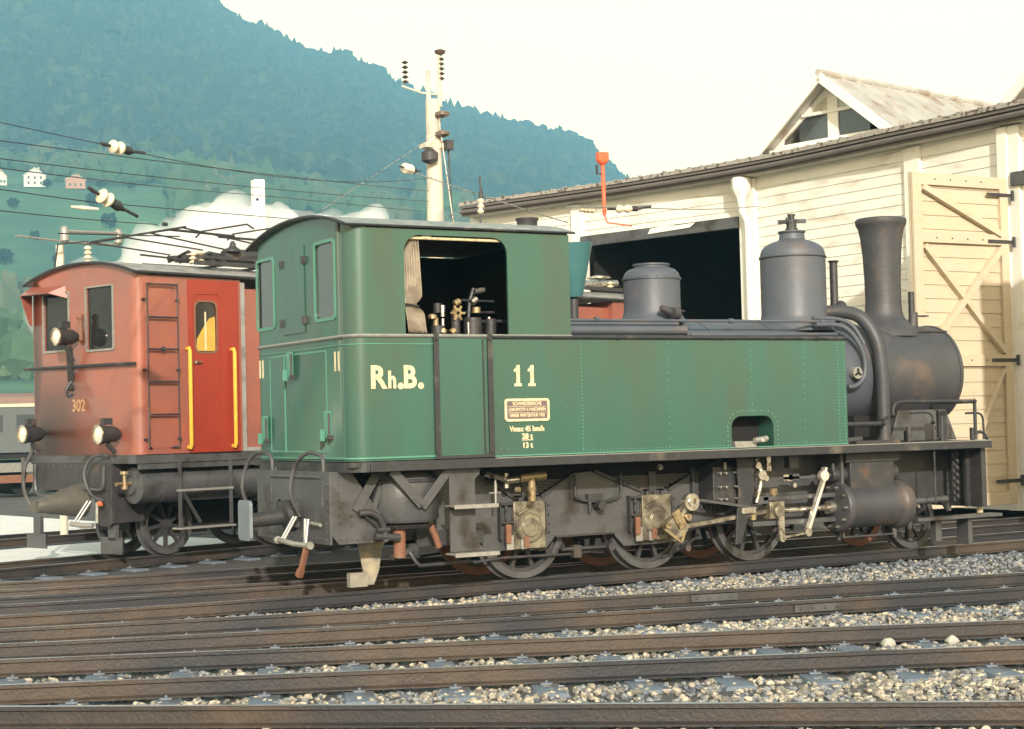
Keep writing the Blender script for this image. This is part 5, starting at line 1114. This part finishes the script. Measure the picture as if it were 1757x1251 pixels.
# forest as one mass
def forest(name,label,N,seed,test,hs,mt,conifer=.5):
    rng=np.random.default_rng(seed); V=[];F=[]; cnt=0; tries=0
    while cnt<N and tries<N*8:
        tries+=1; az=rng.uniform(54.5,79.5); d=math.sqrt(rng.uniform(*test[0:2])); ok=test[2](az,d,rng)
        if not ok: continue
        x,y,z=hz(az,d); H=hs*rng.uniform(.5,1.45)*(1.5 if rng.random()<.07 else 1); w=H*rng.uniform(.22,.40); n0=len(V); a0=rng.uniform(0,6.28)
        con=rng.random()<conifer
        lv=((0,.55*w),(.18*H,w),(.55*H,w*.62)) if con else ((.0,.5*w),(.3*H,w*1.25),(.68*H,w*1.05))
        for hh,rr_ in lv:
            for k in range(5):
                a=a0+k*1.2566; q=rr_*rng.uniform(.65,1.3); V.append((x+q*math.cos(a),y+q*math.sin(a),z+hh+rng.uniform(-.06,.06)*H))
        V.append((x+rng.uniform(-.1,.1)*w,y,z+H*(1 if con else .86)))
        for l in range(2):
            for k in range(5):
                a=n0+l*5+k;b=n0+l*5+(k+1)%5; F.append((a,b,b+5,a+5))
        for k in range(5): F.append((n0+10+k,n0+10+(k+1)%5,n0+15))
        cnt+=1
    me=bpy.data.meshes.new(name); me.from_pydata(V,[],F); me.materials.append(mt); o=link(name,me); tag(o,label,'forest',kind='stuff'); return o
M['forest']=mat('dark conifer green',(.012,.035,.035),.95,0,.45,.09,c2=(.075,.095,.045),c2scale=.05,c2lo=.5,c2hi=.66)
forest('forest','dense mixed forest covering the steep valley side',34000,5,(1150**2,2660**2,lambda az,d,r:True),15,M['forest'],.45)
def low(az,d,r):
    x=CX+d*cos(R(az)); y=CY+d*sin(R(az))
    n=noise.noise(Vector((x/90,y/90,7)))
    if az>71.5 and 600<d<1000: return n>.33 and r.random()<.5
    if az>71.5: return n>-.05
    if 58<az<70 and 850<d<1150 and noise.noise(Vector((x/60,y/60,2)))>.02: return False
    return n>-.15
forest('woodland','patchy woods and bushes among the lower meadows',7000,6,(420**2,1180**2,low),11,mat('broadleaf green',(.06,.11,.045),.95,0,.3,.08,c2=(.12,.13,.06),c2scale=.03,c2lo=.5,c2hi=.65),.25)
# single meadow trees
def tree(az,d,H):
    x,y,z=hz(az,d); t=thing('meadow_tree','single round tree standing in the open meadow below the forest','tree',(x,y,z),random.uniform(0,6),'single trees on the meadow')
    return t
m=MB(); m.tube([(0,0,-.3),(.1,0,2),(0,.1,4.5)],[.35,.28,.15],7); m.tube([(0,0,2.2),(1.2,.3,4)],[.15,.06],5); m.tube([(0,0,2.6),(-1,-.5,4.2)],[.14,.06],5)
tk=m
V=[];F=[]; rng=np.random.default_rng(9)
for c in range(520):
    u=rng.normal(0,1,3); u/=np.linalg.norm(u); rr_=rng.uniform(.55,1)**.5; p=np.array([u[0]*3.1,u[1]*3.1,u[2]*2.9])*rr_*(1+.25*math.sin(u[0]*5+u[1]*3))+np.array([0,0,5.8]); s=rng.uniform(.35,.7); q=rng.normal(0,s,(4,3)); n0=len(V); V+=(p+q).tolist(); F+=[(n0,n0+1,n0+2),(n0,n0+2,n0+3)]
t0=tree(75.3,760,8); tko=link('trunk',bpy.data.meshes.new('trunk'),t0)
bpy.data.objects.remove(tko)
t0.location=(0,0,0); t0.rotation_euler=(0,0,0); tk.build('trunk',M['dark'],t0); me=bpy.data.meshes.new('crown'); me.from_pydata(V,[],F); me.materials.append(M['forest']); link('crown',me,t0)
random.seed(4)
spots=[(75.3,760),(74.6,700),(74.9,705),(73.6,820),(76.5,690),(76.7,860),(75.6,900),(74.1,860),(73.2,720),(72.7,780),(76.2,640),(75.0,640),(76.0,800),(77.0,760),(73.9,930),(72.9,900)]
for i,(a,d) in enumerate(spots):
    o=t0 if i==0 else copy_tree(t0); x,y,z=hz(a,d); o.location=(x,y,z-.3); o.rotation_euler=(0,0,random.uniform(0,6)); k=random.uniform(.6,1.2); o.scale=(k,k,k*.8)
# houses
def house(az,d,w,dp,h,rh,wall,roofc,label,rot=0,group='houses on the meadow'):
    x,y,z=hz(az,d); t=thing('house',label,'house',(x,y,z-.5),R(az-90+rot),group)
    T=Matrix.Translation((x,y,z-.5))@Matrix.Rotation(R(az-90+rot),4,'Z')
    m=MB(); m.box(-w/2,w/2,-dp/2,dp/2,0,h); m.add([(-w/2,-dp/2,h),(w/2,-dp/2,h),(0,-dp/2,h+rh),(-w/2,dp/2,h),(w/2,dp/2,h),(0,dp/2,h+rh)],[(0,1,2),(3,5,4),(0,2,5,3),(1,4,5,2)]); wl=m.build('wall',wall,t,M_=T)
    m=MB(); e=.6
    for s in (-1,1): m.add([(0,-dp/2-e,h+rh+.1),(0,dp/2+e,h+rh+.1),(s*(w/2+e),dp/2+e,h-.4),(s*(w/2+e),-dp/2-e,h-.4),(0,-dp/2-e,h+rh+.35),(0,dp/2+e,h+rh+.35),(s*(w/2+e),dp/2+e,h-.15),(s*(w/2+e),-dp/2-e,h-.15)],[(0,1,2,3),(4,5,6,7),(0,3,7,4),(3,2,6,7),(1,2,6,5)])
    rf=m.build('roof',roofc,t,M_=T); m=MB(); m.box(w*.15,w*.15+.7,-.4,.4,h+rh*.5,h+rh+1); m.build('chimney',wall,rf,M_=T)
    k=0
    for xx in (-w*.28,0,w*.28):
        for zz in ((1.4,4.2) if h>5 else (1.4,)):
            if zz+1.4>h: continue
            m=MB(); m.box(xx-.5,xx+.5,-dp/2-.06,-dp/2-.02,zz,zz+1.4); m.build('window',M['glassdark'],wl,M_=T)
ww=mat('white render',(.80,.76,.66),.8,0,.05,.3); wr_=mat('red brown farmhouse wall',(.55,.28,.2),.8,0,.1,.3); rfm=mat('pale roof tiles',(.40,.30,.24),.8,0,.15,.5)
house(76.0,905,11,9,6,4,ww,ww,'white gabled farmhouse on the upper meadow, left of the reddish barn')
house(74.7,905,10,8,5,2.2,wr_,ww,'reddish barn with pale roof, right of the white farmhouse')
house(76.75,600,8,8,5.5,3,ww,rfm,'white house low on the slope, just left of the red locomotive cab'); house(76.05,640,6,6,4.5,2.5,wr_,rfm,'small brown house low on the slope, against the red locomotive cab')
house(77.15,905,6,8,5,3,ww,rfm,'pale hut at the left edge of the photo, above the overhead wires',20)
# ---------------------------------------------------------------- steam cloud and white stack
blobs=[(6.1,25.9,5.0,1.1),(5.0,25.9,4.3,1.0),(5.6,25.9,5.1,.7),(6.5,25.9,5.9,.7),(7.3,25.9,5.9,1.25),(8.6,26,6.4,1.35),(9.3,26,7.25,.75),(10.0,26,6.9,.85),(8.4,26,7.1,.62),(10.8,26.4,6.9,.78),(11.6,26.6,6.6,.9),(12.6,26.6,6.9,.75),(13.3,26.6,7.15,.75),(13.7,26.7,6.7,.75),(12.0,26,5.6,1.4),(9.5,26,4.6,2),(7.9,25.9,6.75,.5),(9.75,26,7.45,.35),(10.55,26.2,7.35,.36),(13.0,26.6,7.5,.4),(12.0,26.6,7.3,.32)]
bm=bmesh.new(); rng=np.random.default_rng(12)
extra=[]
for (x,y,z,r) in blobs:
    for k in range(7):
        u=rng.normal(0,1,3); u/=np.linalg.norm(u); extra.append((x+u[0]*r*.8,y+u[1]*r*.8,z+u[2]*r*.8,r*rng.uniform(.22,.42)))
for (x,y,z,r) in blobs+extra:
    bmesh.ops.create_icosphere(bm,subdivisions=4 if r>.6 else 3,radius=r,matrix=Matrix.Translation((x,y,z)))
for v in bm.verts:
    p=v.co.copy(); n_=noise.noise(p*1.6)*.25+noise.noise(p*4.5)*.16+noise.noise(p*10)*.08; v.co+=Vector((noise.noise(p*1.6+Vector((9,0,0)))*.25,noise.noise(p*1.6+Vector((0,9,0)))*.25,noise.noise(p*1.6)*.25)); v.co+=v.normal*n_
me=bpy.data.meshes.new('steam_cloud'); bm.to_mesh(me); bm.free()
for p in me.polygons: p.use_smooth=True
o=link('steam_cloud',me); rmd=o.modifiers.new('r','REMESH'); rmd.mode='VOXEL'; rmd.voxel_size=.12; rmd.use_smooth_shade=True
sm=bpy.data.materials.new('white steam'); sm.use_nodes=True; N=sm.node_tree.nodes; N.remove(N['Principled BSDF']); pv=N.new('ShaderNodeVolumePrincipled'); pv.inputs['Color'].default_value=(.99,.985,.97,1); pv.inputs['Density'].default_value=1.3; pv.inputs['Anisotropy'].default_value=.0; sm.node_tree.links.new(pv.outputs[0],N['Material Output'].inputs['Volume'])
me.materials.append(sm); tag(o,'bank of white steam billowing behind the green engine cab','steam',kind='stuff')
def mist(name,label,bl,dens,cl=(.97,.97,.96,1)):
    bm=bmesh.new()
    for (x,y,z,r) in bl: bmesh.ops.create_icosphere(bm,subdivisions=3,radius=r,matrix=Matrix.Translation((x,y,z)))
    for v in bm.verts:
        p=v.co.copy(); k=bl[0][3]; v.co+=v.normal*k*(noise.noise(p*1.1/k)*.5+noise.noise(p*3/k)*.2)
    me=bpy.data.meshes.new(name); bm.to_mesh(me); bm.free(); q=bpy.data.materials.new(name); q.use_nodes=True; N=q.node_tree.nodes; N.remove(N['Principled BSDF']); pv=N.new('ShaderNodeVolumePrincipled'); pv.inputs['Color'].default_value=cl; pv.inputs['Density'].default_value=dens; q.node_tree.links.new(pv.outputs[0],N['Material Output'].inputs['Volume']); me.materials.append(q)
    o=link(name,me); r_=o.modifiers.new('r','REMESH'); r_.mode='VOXEL'; r_.voxel_size=bl[0][3]*.12; r_.use_smooth_shade=True; return tag(o,label,'mist',kind='stuff')
mist('steam_wisp','thin steam drifting low over the red locomotive roof',[(6.6,25.5,5.2,1.1),(7.6,25.6,6.1,1.1),(5.8,25.5,4.6,1.0),(9.0,25.8,6.9,.9),(11.5,26.3,6.6,1.1),(13.4,26.4,6.6,1.1),(5.0,25.4,5.2,.8),(4.3,25.4,4.6,.9)],.5)
mist('smoke_puff','small pale puff of smoke over the meadow above the red cab',[(2.2,33.5,7.3,.75),(2.0,33.6,6.7,.7),(2.5,33.5,6.1,.8)],.9)
def hm_(az,el,d,r): return (CX+d*cos(R(az)),CY+d*sin(R(az)),d*math.tan(R(el)),r)
mist('hill_mist','pale mist clinging to the forest in the upper left corner',[hm_(76.9,13.6,2050,30),hm_(76.2,13.9,2080,24),hm_(77.6,13.1,2030,32),hm_(76.9,12.4,1950,20),hm_(77.4,11.6,1900,16)],.03)
m=MB(); m.box(9.33,9.62,25.25,25.55,2,8.38); o=m.build('white_stack',M['shedwhite'],bevel=.02); tag(o,'white square stack rising out of the steam','chimney stack')
# ---------------------------------------------------------------- masts, signal, wires
M['concrete']=mat('pale concrete mast',(.62,.56,.44),.85,0,.08,3,.2,20,c2=(.45,.42,.36),c2scale=2)
t=thing('catenary_mast','tall pale concrete mast with insulators at its top','mast',(8.7,13.6,-.17))
m=MB(); m.tube([(8.7,13.6,-.17),(8.7,13.6,8.35)],[.24,.15],14); m.build('shaft',M['concrete'],t)
m=MB(); m.tube([(8.62,13.63,8.2),(8.62,13.63,8.95)],[.05,.045],10); m.tube([(8.82,13.52,8.2),(8.82,13.52,9.3)],[.05,.035],10); m.box(8.45,8.92,13.45,13.75,7.35,7.45); m.tube([(8.15,13.9,8.65),(8.5,13.7,8.5),(8.9,13.5,8.45)],.02,6); m.build('mast_top',M['concrete'],t,each=True)
m=MB()
for (x,y,z) in ((8.22,13.87,8.7),(8.86,13.5,8.75)):
    for k in range(5): m.lathe([(.02,0),(.075,.03),(.02,.07)],(x,y,z+.1*k),n=10)
for (x,y,z) in ((8.84,13.5,9.25),): m.lathe([(.02,0),(.10,.05),(.12,.1),(.03,.14)],(x,y,z),n=10)
for (x,y,z) in ((8.78,13.35,7.95),(8.78,13.35,7.55)): m.lathe([(.05,0),(.15,.04),(.15,.10),(.05,.14)],(x,y,z),n=12)
m.build('top_insulator',M['porcelain_dark'],t,each=True)
m=MB(); m.lathe([(.06,0),(.17,.06),(.17,.22),(.08,.3)],(8.5,13.4,7.0),n=12); m.box(8.85,9.0,13.3,13.5,7.3,7.5); m.build('junction_box',M['grime'],t)
m=MB(); m.tube([(8.95,13.45,7.4),(9.02,13.4,5),(9.02,13.4,.5)],.018,6); m.build('cable',M['black'],t)
def wire(pts,label,r=.006,mt='black',group='overhead wires'):
    m=MB(); m.tube(pts,r,5); o=m.build('overhead_wire',M[mt]); tag(o,label,'wire',group); return o
def sag(a,b,s=.12,n=14): 
    a=Vector(a);b=Vector(b); return [tuple(a.lerp(b,i/n)-Vector((0,0,s*4*(i/n)*(1-i/n)))) for i in range(n+1)]
wire(sag((-2.24-4,3.61-1,5.9),(-.95,3.6,5.25),.02),'topmost wire at the left edge, up to the large cream insulator')
wire(sag((-.45,3.85,5.22),(8.55,13.4,6.72),.2),'wire from the large cream insulator to the tall mast')
wire(sag((-5.7,-1.6,4.5),(8.5,13.45,6.45),.05),'second wire from the top, passing under the large cream insulator')
wire(sag((-6.5,-1.1,4.5),(8.5,13.5,6.25),.1),'third wire from the top, running to the tall mast')
wire(sag((-6.4,-5.2,3.7),(3.3,9.65,5.63),.05)+[(8.4,13.6,6.05)],'fourth wire down, crossing the meadow toward the tall mast')
wire(sag((-5.6,-2.2,4.05),(-1.62,2.05,4.33),.02)+[(3.0,7.4,4.95)],'fifth wire down, above the farmhouses')
wire(sag((-5.2,-3.6,3.55),(-.02,4.68,4.44),.03),'lowest thin wire over the red cab')
wire(sag((7.1,11.9,6.62),(9.2,9.3,5.35),.02),'pale slanting wire right of the tall mast',.011,'steel')
wire([(8.72,13.4,8.0),(9.1,12.9,3)],'pale guy wire on the right of the tall mast',.012,'steel'); wire([(8.62,13.3,7.6),(5.3,11.5,5.7)],'pale guy wire left of the tall mast',.008,'steel')
wire(sag((-.9,6.3,4.47),(1.2,7.4,4.62),.0),'short wire over the front of the red locomotive roof',.01)
def insulator(p,d,L,r,label,n=5,mt='porcelain',cap=True,group='insulators in the overhead wires'):
    d=Vector(d).normalized(); t=thing('insulator',label,'insulator',p,0,group)
    q=Vector(p); rot=d.to_track_quat('Z','Y').to_matrix().to_4x4(); T=Matrix.Translation(q)@rot
    m=MB(); prof=[(.015,-L/2)]
    for k in range(n):
        z=-L/2+L*k/n; prof+=[(r*.55,z+.01),(r,z+L/n*.4),(r*.95,z+L/n*.6),(r*.55,z+L/n*.95)]
    prof.append((.015,L/2)); m.lathe(prof,(0,0,0),n=14); m.build('porcelain_body',M[mt],t,M_=T)
    if cap:
        m=MB(); m.lathe([(.02,L/2),(r*.6,L/2+.01),(r*.7,L/2+.10),(r*.35,L/2+.16),(.02,L/2+.2)],(0,0,0),n=12); m.lathe([(.02,-L/2-.16),(r*.3,-L/2-.1),(.02,-L/2)],(0,0,0),n=10); m.tube([(0,0,L/2+.1),(.02,.03,L/2+.42)],.02,6); m.build('clamp',M['grime'],t,M_=T)
    return t
insulator((-.86,3.62,5.24),(.85,.52,-.05),.24,.085,'large cream insulator highest on the left, with a dark clamp',2)
insulator((-1.72,1.2,4.26),(.85,.45,-.35),.20,.085,'tilted cream insulator above the red locomotive with dark clamps',2)
insulator((-2.12,.58,4.06),(.86,-.1,-.05),.28,.022,'slim white rod insulator at left over the red cab',1,cap=False)
insulator((7.45,12.3,6.68),(.8,.6,.0),.34,.10,'cream insulator just left of the tall mast',3)
insulator((8.05,10.5,5.75),(.1,.1,1),.30,.065,'upright insulator over the far corner of the shed roof',3)
t=thing('smoke_hood','teal tapering sheet metal hood between the green cab and the shed doorway','hood',(4.55,2.1,2.9))
m=MB(); m.tube([(4.72,2.0,3.35),(4.68,2.0,4.05)],[.12,.30],20); m.build('cone',mat('teal hood paint',(.05,.15,.16),.4,0,.1,4),t)
m=MB(); m.tube([(4.72,2.0,-.15),(4.72,2.0,3.4)],.06,10); m.build('stand',M['grime'],t)
# tensioned arms by the red locomotive
t=thing('bracket_mast','pale mast at left carrying a twin tube bracket','mast',(.97,13.3,-.17))
m=MB(); m.tube([(.97,13.3,-.17),(.97,13.3,5.1)],.075,12); m.build('shaft',M['concrete'],t)
m=MB(); m.tube([(.95,12.9,5.3),(2.3,13.9,5.42)],.035,8); m.tube([(.9,12.9,5.12),(2.2,13.9,5.2)],.03,8); m.tube([(.0,12.5,5.15),(.95,12.9,5.12)],.02,6)
for p in ((.95,12.9,5.1),(2.2,13.85,5.2)): m.lathe([(.04,0),(.08,.04),(.08,.24),(.04,.3)],p,n=10)
m.build('bracket',M['worn'],t)
# red post with square target, hung on the cross span before the shed wall
t=thing('signal_lamp','orange red post with a square head in front of the shed eaves','signal',(8.35,6.75,5.1))
T=Matrix.Translation((0,0,0))
m=MB(); m.tube([(8.31,6.73,6.10),(8.33,6.74,5.15)],.035,8); m.tube([(8.33,6.74,5.15),(8.37,6.72,5.02),(8.75,6.55,4.96)],.014,6); m.build('post',M['redpost'],t)
m=MB(); m.lathe([(.04,5.98),(.09,6.03),(.10,6.05)],(8.31,6.73,0),n=8); m.box(8.21,8.41,6.67,6.79,6.04,6.20); m.build('head',M['redpost'],t,bevel=.02)
m=MB(); m.box(8.17,8.20,6.70,6.73,5.82,5.98); m.box(8.17,8.31,6.72,6.73,5.82,5.84); m.build('bracket',M['grime'],t)
insulator((7.78,6.42,5.17),(1,.52,.05),.50,.045,'long white insulator left of the orange red post',4,cap=False)
insulator((8.72,6.75,5.27),(1,.05,.06),.34,.07,'thick pale insulator right of the orange red post',2)
wire(sag((7.2,6.1,5.15),(9.6,7.2,5.42),.01),'short span wire carrying the orange red post',.012,'worn'); wire(sag((9.1,6.9,5.33),(13.9,9.6,5.9),.05),'wire from the orange red post to the shed wall',.010,'worn')
# dropper and contact tubes left
insulator((3.3,9.6,5.55),(0,0,1),.05,.03,'tiny dark dropper clamp on the wire near the white stack',1,'grime',cap=False)
# ---------------------------------------------------------------- far trains at the left edge
T=Matrix.Translation((13.5,75,-.1))@Matrix.Rotation(R(-12),4,'Z')
t=thing('passenger_carriage','distant dark carriage with a tan roof at the left edge','carriage',tuple(T.translation),R(-12))
m=MB(); m.box(-9,7,-1.3,1.3,.9,3.5); cb=m.build('body',mat('dark green carriage',(.07,.08,.08),.5),t,M_=T)
m=MB(); m.lathe([(1.0,-9.1),(1.4,-9.1),(1.4,7.1),(1.0,7.1)],(0,0,0),'x',8)
m=MB(); m.prism([(-1.4,3.5),(1.4,3.5),(1.2,3.85),(.6,4.05),(-.6,4.05),(-1.2,3.85)],16.2,o=(-9.1,0,0),u=(0,1,0),v=(0,0,1),w=(1,0,0)); m.build('roof',mat('tan carriage roof',(.20,.13,.10),.7),t,M_=T)
m=MB(); m.box(-9,7,-1.36,-1.3,3.32,3.5); m.build('cornice',M['cream'],cb,M_=T)
for k in range(8):
    m=MB(); x=-8.3+k*1.9; m.box(x,x+1.2,-1.33,-1.30,2.0,2.9); m.build('window',M['glassdark'],cb,M_=T)
m=MB(); m.box(-9,7,-1.1,1.1,.55,.9)
for x in (-7.5,-6,3,4.5): m.lathe([(.42,-1.0),(.42,1.0)],(x,0,.42),'y',16)
m.build('running_gear',M['dark'],t,M_=T)
T=Matrix.Translation((4.6,36,-.1))@Matrix.Rotation(R(8),4,'Z')
t=thing('flat_wagon','low flat wagon with orange boards at the left edge behind the red locomotive','wagon',tuple(T.translation),R(8))
m=MB(); m.box(-6,3,-1.1,1.1,.8,.95); m.box(-6,3,-1.15,-1.1,.70,.98); m.build('deck',M['worn'],t,M_=T)
m=MB(); m.box(-6,3,-1.2,-1.15,.38,.62); m.build('side_board',M['rust'],t,M_=T)
m=MB()
for x in (-5,-3.6,.8,2.2): m.lathe([(.35,-.8),(.35,.8)],(x,0,.35),'y',16)
m.build('wheels',M['dark'],t,M_=T)
# ---------------------------------------------------------------- haze
m=MB(); vs=[bp_(a,b,z) for z in (-2,900) for a,b in ((-160,-2650),(2900,-2650),(2900,2650),(-160,2650))]
m.add(vs,[(0,3,2,1),(4,5,6,7),(0,1,5,4),(1,2,6,5),(2,3,7,6),(3,0,4,7)])
hm=bpy.data.materials.new('haze'); hm.use_nodes=True; N=hm.node_tree.nodes; N.remove(N['Principled BSDF']); pv=N.new('ShaderNodeVolumePrincipled'); pv.inputs['Color'].default_value=(.33,.70,.95,1); pv.inputs['Density'].default_value=.00041; pv.inputs['Anisotropy'].default_value=.0
hm.node_tree.links.new(pv.outputs[0],N['Material Output'].inputs['Volume'])
hzo=m.build('haze',hm); tag(hzo,'thin blue haze in the valley air','haze',kind='stuff')
# ---------------------------------------------------------------- light
AZ=-90-23; EL=22   # direction toward the sun in the xy plane
sd=Vector((cos(R(AZ))*cos(R(EL)),sin(R(AZ))*cos(R(EL)),sin(R(EL))))
sl=bpy.data.lights.new('sun','SUN'); sl.energy=5.0; sl.angle=R(1.2); sl.color=(1,.93,.84); so=bpy.data.objects.new('sun',sl); col.objects.link(so); so.rotation_euler=sd.to_track_quat('Z','Y').to_euler()
w=bpy.data.worlds.new('World'); sc.world=w; w.use_nodes=True; N=w.node_tree.nodes; L=w.node_tree.links; bg=N['Background']; bg.inputs['Strength'].default_value=.15
sk=N.new('ShaderNodeTexSky'); sk.sky_type='NISHITA'; sk.sun_disc=False; sk.sun_elevation=R(EL); sk.sun_rotation=math.atan2(sd.x,sd.y); sk.dust_density=6; sk.air_density=1; sk.ozone_density=1
# bright thin overcast veil mixed over the clear sky
nz=N.new('ShaderNodeTexNoise'); nz.inputs['Scale'].default_value=1.3; nz.inputs['Detail'].default_value=5; tc=N.new('ShaderNodeTexCoord'); L.new(tc.outputs['Generated'],nz.inputs[0])
mr=N.new('ShaderNodeMapRange'); mr.inputs[3].default_value=.88; mr.inputs[4].default_value=1.05; L.new(nz.outputs['Fac'],mr.inputs[0])
sx=N.new('ShaderNodeSeparateXYZ'); L.new(tc.outputs['Generated'],sx.inputs[0])
mh=N.new('ShaderNodeMapRange'); mh.interpolation_type='SMOOTHSTEP'; mh.inputs[1].default_value=.20; mh.inputs[2].default_value=.60; mh.inputs[3].default_value=1; mh.inputs[4].default_value=.12; L.new(sx.outputs['Z'],mh.inputs[0])
mm_=N.new('ShaderNodeMath'); mm_.operation='MULTIPLY'; mm_.use_clamp=True; L.new(mr.outputs[0],mm_.inputs[0]); L.new(mh.outputs[0],mm_.inputs[1]); veil=mm_.outputs[0]
mx=N.new('ShaderNodeMix'); mx.data_type='RGBA'; mx.inputs[7].default_value=(22,17.6,10.0,1); L.new(sk.outputs[0],mx.inputs[6]); L.new(veil,mx.inputs[0]); L.new(mx.outputs[2],bg.inputs[0])
# ---------------------------------------------------------------- camera
cd=bpy.data.cameras.new('camera'); cam=bpy.data.objects.new('camera',cd); col.objects.link(cam); sc.camera=cam
yaw,pitch,roll=R(60.1737292),R(1.99371247),R(-1.41829815)
F_=Vector((cos(pitch)*cos(yaw),cos(pitch)*sin(yaw),sin(pitch))); r_=F_.cross(Vector((0,0,1))).normalized(); u_=r_.cross(F_); r2,u2=cos(roll)*r_+sin(roll)*u_,-sin(roll)*r_+cos(roll)*u_
mw=Matrix((r2,u2,-F_)).transposed().to_4x4(); mw.translation=Vector((-6.91939604,-16.62901466,1.72118598)); cam.matrix_world=mw
cd.sensor_fit='HORIZONTAL'; cd.sensor_width=36; cd.lens=2873.694/1757*36; cd.clip_start=.1; cd.clip_end=9000
sc.view_settings.view_transform='Standard'; sc.view_settings.look='None'; sc.view_settings.exposure=-.05; sc.view_settings.gamma=1
sc.cycles.volume_bounces=6; sc.cycles.max_bounces=8; sc.cycles.use_denoising=True
